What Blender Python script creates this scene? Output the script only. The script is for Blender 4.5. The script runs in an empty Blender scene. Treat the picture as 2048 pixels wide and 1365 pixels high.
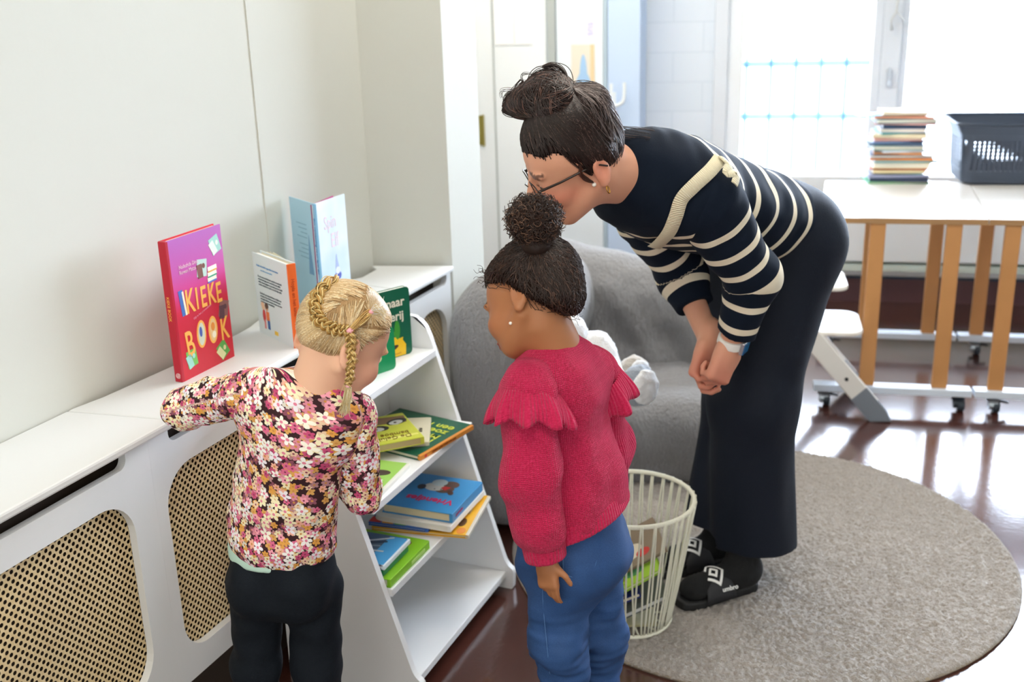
import bpy, math, random
import numpy as np
from mathutils import Vector, Matrix
rng = np.random.default_rng(7); random.seed(7)
sc = bpy.context.scene; COL = sc.collection

# ---------------------------------------------------------------- camera
F_PX, CX, CY, CAM_H = 2204.0, 1024.0, 682.5, 1.65
RC = np.array([[0.921865, 0.096259, -0.375365], [0.386519, -0.297681, 0.87292], [-0.027713, -0.9498, -0.311628]])
# columns of RC: picture right, picture down, forward, re-orthonormalised below
fw = RC[:, 2] / np.linalg.norm(RC[:, 2]); rt_ = RC[:, 0] - fw * (RC[:, 0] @ fw); rt_ /= np.linalg.norm(rt_); dn = np.cross(fw, rt_)
cam = bpy.data.cameras.new('camera'); cam.sensor_width = 36.0; cam.lens = F_PX / 2048 * 36; cam.clip_start = 0.05; cam.clip_end = 200
cam_ob = bpy.data.objects.new('camera', cam); COL.objects.link(cam_ob)
M3 = np.stack([rt_, -dn, -fw], 1)
cam_ob.matrix_world = Matrix([list(M3[0]) + [0], list(M3[1]) + [0], list(M3[2]) + [CAM_H], [0, 0, 0, 1]])
cam.dof.use_dof = True; cam.dof.focus_distance = 2.15; cam.dof.aperture_fstop = 3.6
sc.camera = cam_ob

# ---------------------------------------------------------------- light
sc.view_settings.view_transform = 'Standard'; sc.view_settings.look = 'None'; sc.view_settings.gamma = 1; sc.view_settings.use_curve_mapping = False
sc.view_settings.exposure = 0.54
sc.cycles.max_bounces = 7; sc.cycles.diffuse_bounces = 4; sc.cycles.glossy_bounces = 3; sc.cycles.transmission_bounces = 4; sc.cycles.transparent_max_bounces = 8
sc.cycles.caustics_reflective = False; sc.cycles.caustics_refractive = False
world = bpy.data.worlds.new('world'); sc.world = world; world.use_nodes = True
wn = world.node_tree; bg = wn.nodes['Background']
tc = wn.nodes.new('ShaderNodeTexCoord'); dp = wn.nodes.new('ShaderNodeVectorMath'); dp.operation = 'DOT_PRODUCT'
dp.inputs[1].default_value = (0.10, 0.99, 0.10)          # the sky stands bright beyond the window front
ramp = wn.nodes.new('ShaderNodeValToRGB'); mr = wn.nodes.new('ShaderNodeMapRange'); mr.inputs['From Min'].default_value = -1
wn.links.new(tc.outputs['Generated'], dp.inputs[0]); wn.links.new(dp.outputs['Value'], mr.inputs['Value']); wn.links.new(mr.outputs['Result'], ramp.inputs['Fac'])
SKY_BACK, SKY_FRONT = (0.96, 0.95, 0.90), (0.72, 0.83, 1.0)
SB, SF = 1.35, 22.0
ramp.color_ramp.elements[0].position = 0.50; ramp.color_ramp.elements[0].color = (*[c * SB for c in SKY_BACK], 1)
ramp.color_ramp.elements[1].position = 0.80; ramp.color_ramp.elements[1].color = (*[c * SF for c in SKY_FRONT], 1)
wn.links.new(ramp.outputs['Color'], bg.inputs['Color']); bg.inputs['Strength'].default_value = 1.0
for nm, (x, y, z), sx, sy, e in (('ceiling_lamp_and_fill', (-0.5, 0.6, 2.75), 1.6, 0.5, 15), ('ceiling_lamp_and_fill', (-0.4, 2.9, 2.75), 1.6, 0.5, 20), ('ceiling_lamp_and_fill', (-1.5, 4.1, 2.75), 1.0, 0.5, 22)):  # the third is an added fill that brightens the doors at the back
    L = bpy.data.lights.new(nm, 'AREA'); L.shape = 'RECTANGLE'; L.size = sx; L.size_y = sy; L.energy = e; L.color = (1.0, 0.93, 0.82)
    lo = bpy.data.objects.new(nm, L); lo.location = (x, y, z); COL.objects.link(lo)

# ---------------------------------------------------------------- measuring: a picture point to a point in the room
CAMP = np.array([0, 0, CAM_H])
AXH = np.array([fw[0], fw[1], 0]); AXH /= np.linalg.norm(AXH); RT = np.array([AXH[1], -AXH[0], 0]); UP = np.array([0, 0, 1.0])
def ray(u, v):
    d = rt_ * (u - CX) + dn * (v - CY) + fw * F_PX
    return d / np.linalg.norm(d)
def on(u, v, p, n):
    d = ray(u, v); p = np.array(p, float); n = np.array(n, float)
    return CAMP + d * ((p - CAMP) @ n) / (d @ n)
def onz(u, v, z=0.0): return on(u, v, (0, 0, z), (0, 0, 1))
def onx(u, v, x): return on(u, v, (x, 0, 0), (1, 0, 0))
def ony(u, v, y): return on(u, v, (0, y, 0), (0, 1, 0))
def at(u, v, d): return on(u, v, AXH * d, AXH)             # at horizontal distance d straight out from the lens
# the back of the room is turned 11.5 degrees against the radiator wall: (a along it, b away from it, z)
TH = math.radians(11.473); E1 = np.array([math.cos(TH), math.sin(TH), 0]); E2 = np.array([-E1[1], E1[0], 0]); B0 = np.array([-.409, 5.83, 0])
def W(a, b, z): return B0 + E1 * a + E2 * b + UP * z
def onb(u, v, b):
    p = on(u, v, B0 + E2 * b, E2) - B0
    return np.array([p @ E1, p @ E2, p[2]])
def cdir(r, d, f):                                          # a direction given as picture right / down / away
    v = rt_ * r + dn * d + fw * f
    return v / np.linalg.norm(v)
def nrm(v): v = np.array(v, float); return v / np.linalg.norm(v)

# ---------------------------------------------------------------- materials
def C(h, a=True):
    h = h.lstrip('#'); c = [int(h[i:i + 2], 16) / 255 for i in (0, 2, 4)]
    c = [x / 12.92 if x <= .04045 else ((x + .055) / 1.055) ** 2.4 for x in c]
    return (*c, 1.0) if a else tuple(c)
_mats = {}
def new_mat(name):
    m = bpy.data.materials.new(name); m.use_nodes = True
    return m, m.node_tree, m.node_tree.nodes['Principled BSDF']
def mat(name, hexc, rough=.6, bump=0, bscale=200, var=0, vscale=20, metal=0, emit=None, spec=.5, sheen=0, coat=0):
    if name in _mats: return _mats[name]
    m, nt, p = new_mat(name); _mats[name] = m
    p.inputs['Base Color'].default_value = C(hexc); p.inputs['Roughness'].default_value = rough; p.inputs['Metallic'].default_value = metal
    p.inputs['Specular IOR Level'].default_value = spec
    if sheen: p.inputs['Sheen Weight'].default_value = sheen
    if coat: p.inputs['Coat Weight'].default_value = coat
    tcn = nt.nodes.new('ShaderNodeTexCoord')
    if var:
        n = nt.nodes.new('ShaderNodeTexNoise'); n.inputs['Scale'].default_value = vscale; n.inputs['Detail'].default_value = 4
        nt.links.new(tcn.outputs['Object'], n.inputs['Vector'])
        mx = nt.nodes.new('ShaderNodeMix'); mx.data_type = 'RGBA'; c = C(hexc)
        mx.inputs[6].default_value = (*[x * (1 - var) for x in c[:3]], 1); mx.inputs[7].default_value = (*[min(1, x * (1 + var)) for x in c[:3]], 1)
        nt.links.new(n.outputs['Fac'], mx.inputs[0]); nt.links.new(mx.outputs[2], p.inputs['Base Color'])
    if bump:
        n2 = nt.nodes.new('ShaderNodeTexNoise'); n2.inputs['Scale'].default_value = bscale; n2.inputs['Detail'].default_value = 3
        nt.links.new(tcn.outputs['Object'], n2.inputs['Vector'])
        b = nt.nodes.new('ShaderNodeBump'); b.inputs['Strength'].default_value = bump; b.inputs['Distance'].default_value = .004
        nt.links.new(n2.outputs['Fac'], b.inputs['Height']); nt.links.new(b.outputs['Normal'], p.inputs['Normal'])
    return m
class X:                                                     # small arithmetic on node sockets
    nt = None
    def __init__(s, v): s.v = v
    @staticmethod
    def op(o, *a):
        n = X.nt.nodes.new('ShaderNodeMath'); n.operation = o
        for i, x in enumerate(a):
            x = x.v if isinstance(x, X) else x
            if isinstance(x, (int, float)): n.inputs[i].default_value = x
            else: X.nt.links.new(x, n.inputs[i])
        return X(n.outputs[0])
    def __add__(s, o): return X.op('ADD', s, o)
    def __sub__(s, o): return X.op('SUBTRACT', s, o)
    def __mul__(s, o): return X.op('MULTIPLY', s, o)
    def __truediv__(s, o): return X.op('DIVIDE', s, o)
    def lt(s, o): return X.op('LESS_THAN', s, o)
    def gt(s, o): return X.op('GREATER_THAN', s, o)
def xsin(a): return X.op('SINE', a)
def xcos(a): return X.op('COSINE', a)
def xfract(a): return X.op('FRACT', a)
def xsqrt(a): return X.op('SQRT', a)
def xmin(a, b): return X.op('MINIMUM', a, b)
def xmax(a, b): return X.op('MAXIMUM', a, b)
def xatan2(a, b): return X.op('ARCTAN2', a, b)
def xabs(a): return X.op('ABSOLUTE', a)
def mixc(nt, fac, a, b):
    mx = nt.nodes.new('ShaderNodeMix'); mx.data_type = 'RGBA'
    for i, x in ((0, fac), (6, a), (7, b)):
        x = x.v if isinstance(x, X) else x
        if isinstance(x, (tuple, list, float, int)): mx.inputs[i].default_value = x
        else: nt.links.new(x, mx.inputs[i])
    return mx.outputs[2]
def sepxyz(nt, sock):
    s = nt.nodes.new('ShaderNodeSeparateXYZ'); nt.links.new(sock, s.inputs[0]); return X(s.outputs[0]), X(s.outputs[1]), X(s.outputs[2])
def attr(nt, name):
    a = nt.nodes.new('ShaderNodeAttribute'); a.attribute_name = name; return a
def bump_from(nt, p, h, strength=.5, dist=.003):
    b = nt.nodes.new('ShaderNodeBump'); b.inputs['Strength'].default_value = strength; b.inputs['Distance'].default_value = dist
    nt.links.new(h.v if isinstance(h, X) else h, b.inputs['Height']); nt.links.new(b.outputs['Normal'], p.inputs['Normal'])
def vcol_mat(name, rough=.55, sss=0, bump=0, bscale=300, spec=.4, aniso=0):
    m, nt, p = new_mat(name); a = attr(nt, 'col'); nt.links.new(a.outputs['Color'], p.inputs['Base Color'])
    p.inputs['Roughness'].default_value = rough; p.inputs['Specular IOR Level'].default_value = spec
    if sss: p.inputs['Subsurface Weight'].default_value = sss; p.inputs['Subsurface Scale'].default_value = .01; p.inputs['Subsurface Radius'].default_value = (1, .35, .2)
    if bump:
        tcn = nt.nodes.new('ShaderNodeTexCoord'); n = nt.nodes.new('ShaderNodeTexNoise'); n.inputs['Scale'].default_value = bscale; nt.links.new(tcn.outputs['Object'], n.inputs['Vector'])
        bump_from(nt, p, n.outputs['Fac'], bump, .001)
    return m

# ---------------------------------------------------------------- objects
def thing(name, label, cat, loc=(0, 0, 0), rotz=0, group=None, M=None):
    o = bpy.data.objects.new(name, None); o.empty_display_size = .1; COL.objects.link(o)
    if M is not None: o.matrix_world = Matrix([list(r) for r in M])
    else: o.location = tuple(loc); o.rotation_euler = (0, 0, rotz)
    o['label'] = label; o['category'] = cat
    if group: o['group'] = group
    return o
def tag(o, label, cat, group=None):
    o['label'] = label; o['category'] = cat
    if group: o['group'] = group
    return o
def struct(o): o['kind'] = 'structure'; return o
def mesh_obj(name, V, Fc, m, parent=None, smooth=False, attrs=None, bevel=0, loc=None):
    me = bpy.data.meshes.new(name)
    if isinstance(Fc, np.ndarray):
        V = np.asarray(V, np.float32); nf, k = Fc.shape
        me.vertices.add(len(V)); me.vertices.foreach_set('co', V.ravel())
        me.loops.add(nf * k); me.loops.foreach_set('vertex_index', Fc.astype(np.int32).ravel())
        me.polygons.add(nf); me.polygons.foreach_set('loop_start', np.arange(0, nf * k, k, dtype=np.int32))
        me.update(calc_edges=True)
    else:
        me.from_pydata([tuple(map(float, v)) for v in V], [], Fc); me.update()
    for k_, a in (attrs or {}).items():
        if k_ == 'col':
            at_ = me.attributes.new('col', 'FLOAT_COLOR', 'POINT'); a = np.asarray(a, np.float32)
            if a.shape[1] == 3: a = np.c_[a, np.ones(len(a), np.float32)]
            at_.data.foreach_set('color', a.astype(np.float32).ravel())
        elif np.ndim(a) == 2: at_ = me.attributes.new(k_, 'FLOAT_VECTOR', 'POINT'); at_.data.foreach_set('vector', np.asarray(a, np.float32).ravel())
        else: at_ = me.attributes.new(k_, 'FLOAT', 'POINT'); at_.data.foreach_set('value', np.asarray(a, np.float32))
    if smooth: me.polygons.foreach_set('use_smooth', np.ones(len(me.polygons), bool))
    if m is not None: me.materials.append(m)
    o = bpy.data.objects.new(name, me); COL.objects.link(o)
    if parent is not None: o.parent = parent
    if loc is not None: o.location = tuple(loc)
    if bevel:
        b = o.modifiers.new('bevel', 'BEVEL'); b.width = bevel; b.segments = 2; b.limit_method = 'ANGLE'; b.angle_limit = .6
    return o
class MB:
    def __init__(s): s.V = []; s.F = []
    def add(s, V, F):
        n = len(s.V); s.V += [np.array(v, float) for v in V]; s.F += [[i + n for i in f] for f in F]; return s
    def box(s, x0, x1, y0, y1, z0, z1, M=None):
        V = [np.array(v, float) for v in ((x0, y0, z0), (x1, y0, z0), (x1, y1, z0), (x0, y1, z0), (x0, y0, z1), (x1, y0, z1), (x1, y1, z1), (x0, y1, z1))]
        if M is not None: V = [M[:3, :3] @ v + M[:3, 3] for v in V]
        return s.add(V, [[0, 3, 2, 1], [4, 5, 6, 7], [0, 1, 5, 4], [1, 2, 6, 5], [2, 3, 7, 6], [3, 0, 4, 7]])
    def beam(s, p, q, w, d, side):                            # rectangular bar from p to q
        p = np.array(p, float); q = np.array(q, float); t = nrm(q - p); a = np.array(side, float); a = nrm(a - t * (a @ t)); b = np.cross(t, a)
        V = [c + a * i * w / 2 + b * j * d / 2 for c in (p, q) for i, j in ((-1, -1), (1, -1), (1, 1), (-1, 1))]
        return s.add(V, [[3, 2, 1, 0], [4, 5, 6, 7], [0, 1, 5, 4], [1, 2, 6, 5], [2, 3, 7, 6], [3, 0, 4, 7]])
    def prism(s, poly, z0, z1, fn=lambda x, y, z: (x, y, z)):  # polygon extruded, mapped by fn
        n = len(poly); V = [fn(x, y, z0) for x, y in poly] + [fn(x, y, z1) for x, y in poly]
        return s.add(V, [list(range(n))[::-1], list(range(n, 2 * n))] + [[i, (i + 1) % n, n + (i + 1) % n, n + i] for i in range(n)])
    def ringprism(s, outer, inner, z0, z1, fn):               # same count of points: a plate with a hole
        n = len(outer); V = [fn(x, y, z) for z in (z0, z1) for pl in (outer, inner) for x, y in pl]; F = []
        for i in range(n):
            j = (i + 1) % n; o0, i0, o1, i1 = 0, n, 2 * n, 3 * n
            F += [[o0 + j, o0 + i, i0 + i, i0 + j], [o1 + i, o1 + j, i1 + j, i1 + i], [o0 + i, o0 + j, o1 + j, o1 + i], [i0 + j, i0 + i, i1 + i, i1 + j]]
        return s.add(V, F)
    def tube(s, pts, r, sides=10, closed=False, cap=True):
        pts = [np.array(p, float) for p in pts]; n = len(pts); r = r if hasattr(r, '__len__') else [r] * n
        V = []; a = None
        for i, p in enumerate(pts):
            t = nrm((pts[(i + 1) % n] - pts[i - 1]) if closed else (pts[min(i + 1, n - 1)] - pts[max(i - 1, 0)]))
            if a is None: a = np.cross(t, (0, 0, 1) if abs(t[2]) < .9 else (1, 0, 0))
            a = nrm(a - t * (a @ t)); b = np.cross(t, a)
            V += [p + r[i] * (a * math.cos(2 * math.pi * k / sides) + b * math.sin(2 * math.pi * k / sides)) for k in range(sides)]
        F = []
        for i in range(n if closed else n - 1):
            j = (i + 1) % n
            F += [[i * sides + k, i * sides + (k + 1) % sides, j * sides + (k + 1) % sides, j * sides + k] for k in range(sides)]
        if not closed and cap: F += [list(range(sides))[::-1], [(n - 1) * sides + k for k in range(sides)]]
        return s.add(V, F)
    def lathe(s, prof, c=(0, 0, 0), n=32, axis=2):
        V = []
        for r, z in prof:
            for k in range(n):
                x, y = r * math.cos(2 * math.pi * k / n), r * math.sin(2 * math.pi * k / n)
                V.append(np.array([x, y, z] if axis == 2 else ([z, x, y] if axis == 0 else [y, z, x])) + np.array(c, float))
        F = [[i * n + k, i * n + (k + 1) % n, (i + 1) * n + (k + 1) % n, (i + 1) * n + k] for i in range(len(prof) - 1) for k in range(n)]
        F += [list(range(n))[::-1], [(len(prof) - 1) * n + k for k in range(n)]]
        return s.add(V, F)
    def build(s, name, m, parent=None, smooth=False, bevel=0):
        o = mesh_obj(name, s.V, s.F, m, parent, smooth, bevel=bevel)
        return o
def rpoly(x0, x1, y0, y1, r, n=6):                            # rounded rectangle, counter-clockwise
    r = r if hasattr(r, '__len__') else (r,) * 4; P = []
    for (cx_, cy_, a0), q in zip(((x1, y0, -90), (x1, y1, 0), (x0, y1, 90), (x0, y0, 180)), r):
        sx, sy = (-1 if cx_ == x1 else 1), (-1 if cy_ == y1 else 1)
        for k in range(n + 1):
            a = math.radians(a0 + 90 * k / n); P.append((cx_ + sx * q + q * math.cos(a), cy_ + sy * q + q * math.sin(a)))
    return P
def text(name, body, size, m, parent, M, extrude=.0004, align='LEFT', xs=1.0, shear=0, bold=0, spacing=1.0):
    cu = bpy.data.curves.new(name, 'FONT'); cu.body = body; cu.size = size; cu.extrude = extrude; cu.align_x = align; cu.shear = shear; cu.offset = bold; cu.space_line = spacing
    cu.resolution_u = 3; cu.materials.append(m)
    o = bpy.data.objects.new(name, cu); COL.objects.link(o); o.parent = parent
    mm = np.eye(4); mm[:3, :4] = np.array(M)[:3, :4]; mm[:3, 0] *= xs
    o.matrix_local = Matrix([list(r) for r in mm]); return o
def frameM(o, x, y):                                          # matrix from origin, x axis, y axis
    x = nrm(x); y = np.array(y, float); y = nrm(y - x * (x @ y)); z = np.cross(x, y); M = np.eye(4)
    M[:3, 0], M[:3, 1], M[:3, 2], M[:3, 3] = x, y, z, o; return M

# ---------------------------------------------------------------- soft shapes: blended solids turned into one closed surface
class Sdf:
    def __init__(s): s.p = []
    def _add(s, f, lo, hi, k, op): s.p.append((f, np.array(lo), np.array(hi), k, op)); return s
    def cap(s, a, b, ra, rb=None, k=.02, flat=None, op='+'):
        a = np.array(a, float); b = np.array(b, float); rb = ra if rb is None else rb; ba = b - a; R = max(ra, rb) * (max(1, flat[1]) if flat else 1)
        if flat: fd = nrm(flat[0]); g = 1 / flat[1] - 1; ba = ba + fd * (ba @ fd) * g
        bb = max(ba @ ba, 1e-9)
        def f(P):
            q = P - a
            if flat: q = q + (q @ fd)[:, None] * fd * g
            t = np.clip(q @ ba / bb, 0, 1)
            return np.linalg.norm(q - t[:, None] * ba, axis=1) - (ra + (rb - ra) * t)
        return s._add(f, np.minimum(a, b) - R, np.maximum(a, b) + R, k, op)
    def ell(s, c, r, axes=None, k=.02, op='+'):
        c = np.array(c, float); r = np.array(r, float) if hasattr(r, '__len__') else np.array([r, r, r], float); A = np.eye(3) if axes is None else np.array(axes, float)
        def f(P):
            q = (P - c) @ A.T; k0 = np.linalg.norm(q / r, axis=1); k1 = np.linalg.norm(q / r ** 2, axis=1)
            return k0 * (k0 - 1) / np.maximum(k1, 1e-6)
        R = np.sqrt(((A.T * r) ** 2).sum(1))
        return s._add(f, c - R, c + R, k, op)
    def box(s, c, h, rad, axes=None, k=.02, op='+'):
        c = np.array(c, float); h = np.array(h, float) - rad; A = np.eye(3) if axes is None else np.array(axes, float)
        def f(P):
            q = np.abs((P - c) @ A.T) - h
            return np.linalg.norm(np.maximum(q, 0), axis=1) + np.minimum(q.max(1), 0) - rad
        R = np.abs(A.T) @ (h + rad)
        return s._add(f, c - R, c + R, k, op)
    def cut(s, p, n, rad, k=.004):                            # flat cut: removes what lies beyond p along n within rad
        p = np.array(p, float); n = nrm(n)
        def f(P):
            q = P - p; return np.maximum(-(q @ n), np.linalg.norm(q, axis=1) - rad)
        return s._add(f, p - rad, p + rad, k, '-')
    def eval(s, P):
        D = np.full(len(P), 1e3)
        for f, lo, hi, k, op in s.p: D = s._mix(D, f(P), k, op)
        return D
    @staticmethod
    def _mix(D, d, k, op):
        if op == '+':
            h = np.clip(.5 + .5 * (D - d) / k, 0, 1); return D + (d - D) * h - k * h * (1 - h)
        h = np.clip(.5 - .5 * (D + d) / k, 0, 1); return D + (-d - D) * h + k * h * (1 - h)
    def grad(s, P, e=1e-3):
        G = np.stack([s.eval(P + np.eye(3)[i] * e) - s.eval(P - np.eye(3)[i] * e) for i in range(3)], 1)
        return G / np.maximum(np.linalg.norm(G, axis=1, keepdims=True), 1e-9)
    def mesh(s, h, disp=None, lo=None, hi=None):
        pos = [p for p in s.p if p[4] == '+']
        lo = np.min([p[1] for p in pos], 0) - 4 * h - .01 if lo is None else np.array(lo); hi = np.max([p[2] for p in pos], 0) + 4 * h + .01 if hi is None else np.array(hi)
        n = np.ceil((hi - lo) / h).astype(int) + 1; D = np.full(n, 1.0, np.float32)
        ax = [lo[i] + h * np.arange(n[i]) for i in range(3)]
        for f, a, b, k, op in s.p:
            m = k + 2.5 * h
            i0 = np.clip(np.floor((a - m - lo) / h).astype(int), 0, n); i1 = np.clip(np.ceil((b + m - lo) / h).astype(int) + 1, 0, n)
            if (i1 <= i0).any(): continue
            sl = tuple(slice(i0[i], i1[i]) for i in range(3))
            G = np.stack(np.meshgrid(*[ax[i][i0[i]:i1[i]] for i in range(3)], indexing='ij'), -1).reshape(-1, 3)
            D[sl] = s._mix(D[sl].ravel().astype(np.float64), f(G), k, op).reshape(D[sl].shape)
        if disp is not None:
            idx = np.argwhere(np.abs(D) < .03); P = lo + idx * h; D[tuple(idx.T)] += disp(P)
        return surfnet(D, lo, h)
def surfnet(D, lo, h):
    S = D < 0; nx, ny, nz = D.shape
    cnt = np.zeros((nx - 1, ny - 1, nz - 1), np.int8)
    for dx in (0, 1):
        for dy in (0, 1):
            for dz in (0, 1): cnt += S[dx:nx - 1 + dx, dy:ny - 1 + dy, dz:nz - 1 + dz]
    I = np.argwhere((cnt > 0) & (cnt < 8)); V = np.zeros((len(I), 3)); c = np.zeros(len(I))
    cor = [np.array(x) for x in ((0, 0, 0), (1, 0, 0), (0, 1, 0), (1, 1, 0), (0, 0, 1), (1, 0, 1), (0, 1, 1), (1, 1, 1))]
    vals = [D[tuple((I + q).T)] for q in cor]
    for i in range(8):
        for j in range(i + 1, 8):
            if np.abs(cor[i] - cor[j]).sum() != 1: continue
            a, b = vals[i], vals[j]; m = (a < 0) != (b < 0); t = np.where(m, a / np.where(m, a - b, 1), 0)[:, None]
            V += np.where(m[:, None], cor[i] + (cor[j] - cor[i]) * t, 0); c += m
    V = lo + (I + V / c[:, None]) * h
    idm = np.full((nx - 1, ny - 1, nz - 1), -1, np.int32); idm[tuple(I.T)] = np.arange(len(I))
    Q = []
    for ax in range(3):
        a = np.take(S, range(0, D.shape[ax] - 1), ax); b = np.take(S, range(1, D.shape[ax]), ax)
        E = np.argwhere(a != b); o1, o2 = (ax + 1) % 3, (ax + 2) % 3
        E = E[(E[:, o1] > 0) & (E[:, o2] > 0) & (E[:, o1] < D.shape[o1] - 1) & (E[:, o2] < D.shape[o2] - 1)]
        u = np.zeros(3, int); u[o1] = 1; w = np.zeros(3, int); w[o2] = 1
        q = np.stack([idm[tuple((E - u - w).T)], idm[tuple((E - w).T)], idm[tuple(E.T)], idm[tuple((E - u).T)]], 1)
        ins = S[tuple(E.T)]; q[~ins] = q[~ins][:, ::-1]; Q.append(q)
    Q = np.concatenate(Q); Q = Q[(Q >= 0).all(1)]
    return V, Q
def lap(V, Q, it=1, lam=.5):
    V = V.copy(); n = len(V)
    for _ in range(it):
        A = np.zeros_like(V); c = np.zeros(n)
        for i, j in ((0, 1), (1, 2), (2, 3), (3, 0)):
            for d in range(3):
                A[:, d] += np.bincount(Q[:, i], V[Q[:, j], d], n) + np.bincount(Q[:, j], V[Q[:, i], d], n)
            c += np.bincount(Q[:, i], minlength=n) + np.bincount(Q[:, j], minlength=n)
        V = V + lam * (A / np.maximum(c, 1)[:, None] - V)
    return V
def soft(name, sdf, h, m, parent, disp=None, smooth=1, attrs=None, base=None):
    V, Q = sdf.mesh(h, disp)
    if smooth: V = lap(V, Q, smooth)
    A = attrs(V) if attrs else None
    if base is not None: V = V - np.array(base)
    return mesh_obj(name, V, Q, m, parent, True, A)
def waves(seed, n, scale, amp):                               # smooth pseudo-noise for folds
    r = np.random.default_rng(seed); K = r.normal(size=(n, 3)); K = K / np.linalg.norm(K, axis=1, keepdims=True) * (2 * math.pi / scale) * r.uniform(.6, 1.5, (n, 1)); ph = r.uniform(0, 6.28, n)
    return lambda P: amp * np.sin(P @ K.T + ph).sum(1) / math.sqrt(n)
def strands(name, P, r0, r1, cols, m, parent, base=(0, 0, 0), sides=3):
    P = np.asarray(P, float); N, M, _ = P.shape
    T = np.gradient(P, axis=1); T /= np.maximum(np.linalg.norm(T, axis=2, keepdims=True), 1e-9)
    ref = np.array([.31, .52, .79]); A = np.cross(T, ref); A /= np.maximum(np.linalg.norm(A, axis=2, keepdims=True), 1e-9); Bn = np.cross(T, A)
    r0 = np.broadcast_to(np.asarray(r0, float), (N,)); r1 = np.broadcast_to(np.asarray(r1, float), (N,))
    rr = (r0[:, None] + (r1 - r0)[:, None] * np.linspace(0, 1, M)[None])[..., None, None]
    an = 2 * np.pi * np.arange(sides) / sides
    V = P[:, :, None] + rr * (A[:, :, None] * np.cos(an)[None, None, :, None] + Bn[:, :, None] * np.sin(an)[None, None, :, None])
    V = V.reshape(-1, 3) - np.array(base)
    i = np.arange(N)[:, None, None] * M * sides + np.arange(M - 1)[None, :, None] * sides; k = np.arange(sides)[None, None]; k2 = (k + 1) % sides
    Q = np.stack(np.broadcast_arrays(i + k, i + k2, i + sides + k2, i + sides + k), -1).reshape(-1, 4)
    col = np.repeat(np.asarray(cols, float), M * sides, axis=0)
    return mesh_obj(name, V, Q, m, parent, True, {'col': col})
def path(pts, n):                                             # smooth curve through points
    pts = np.array(pts, float); m = len(pts); t = np.linspace(0, m - 1, n); out = []
    for x in t:
        i = min(int(x), m - 2); f = x - i; p0, p1, p2, p3 = pts[max(i - 1, 0)], pts[i], pts[i + 1], pts[min(i + 2, m - 1)]
        out.append(.5 * ((2 * p1) + (-p0 + p2) * f + (2 * p0 - 5 * p1 + 4 * p2 - p3) * f * f + (-p0 + 3 * p1 - 3 * p2 + p3) * f ** 3))
    return np.array(out)
# ================================================================ the room
m_wall = mat('wall_paint', '#cccdc4', .75, bump=.06, bscale=60)
m_white = mat('white_lacquer', '#e0e2e2', .45)
m_shelf = mat('shelf_lacquer', '#e9ebec', .4)
m_frame = mat('frame_paint', '#e4e9f0', .45)
m_doorw = mat('door_paint', '#f4f8fb', .4)
m_grey = mat('grey_profile', '#b4bab8', .4)
m_dark = mat('cavity_shade', '#3a2e24', .8)
m_bluec = mat('pale_blue_panel', '#c9dcf7', .45)
def floor_mat():
    m, nt, p = new_mat('brown_linoleum'); t = nt.nodes.new('ShaderNodeTexCoord')
    n = nt.nodes.new('ShaderNodeTexNoise'); n.inputs['Scale'].default_value = 9; n.inputs['Detail'].default_value = 8; nt.links.new(t.outputs['Object'], n.inputs['Vector'])
    nt.links.new(mixc(nt, n.outputs['Fac'], C('#40221b'), C('#543028')), p.inputs['Base Color'])
    p.inputs['Roughness'].default_value = .17; p.inputs['Specular IOR Level'].default_value = .8; p.inputs['Coat Weight'].default_value = .7; p.inputs['Coat Roughness'].default_value = .14; p.inputs['Coat IOR'].default_value = 1.6
    n2 = nt.nodes.new('ShaderNodeTexNoise'); n2.inputs['Scale'].default_value = 55; nt.links.new(t.outputs['Object'], n2.inputs['Vector']); bump_from(nt, p, n2.outputs['Fac'], .12, .004)
    return m
struct(MB().box(-3.2, 3.0, -1.5, 6.6, -.05, 0).build('floor', floor_mat()))
struct(MB().box(-1.9, -1.74, -1.2, 2.96, 0, 2.8).build('wall_left', m_wall))
struct(MB().prism([(-1.745, 2.95), (-1.5, 3.03), (-1.5, 3.27), (-2.1, 3.27), (-2.1, 2.95)], 0, 2.8).build('wall_return', m_wall))
struct(MB().box(-1.745, -1.737, 2.409, 2.415, .8, 2.8).build('trim_1', m_wall))
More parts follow.
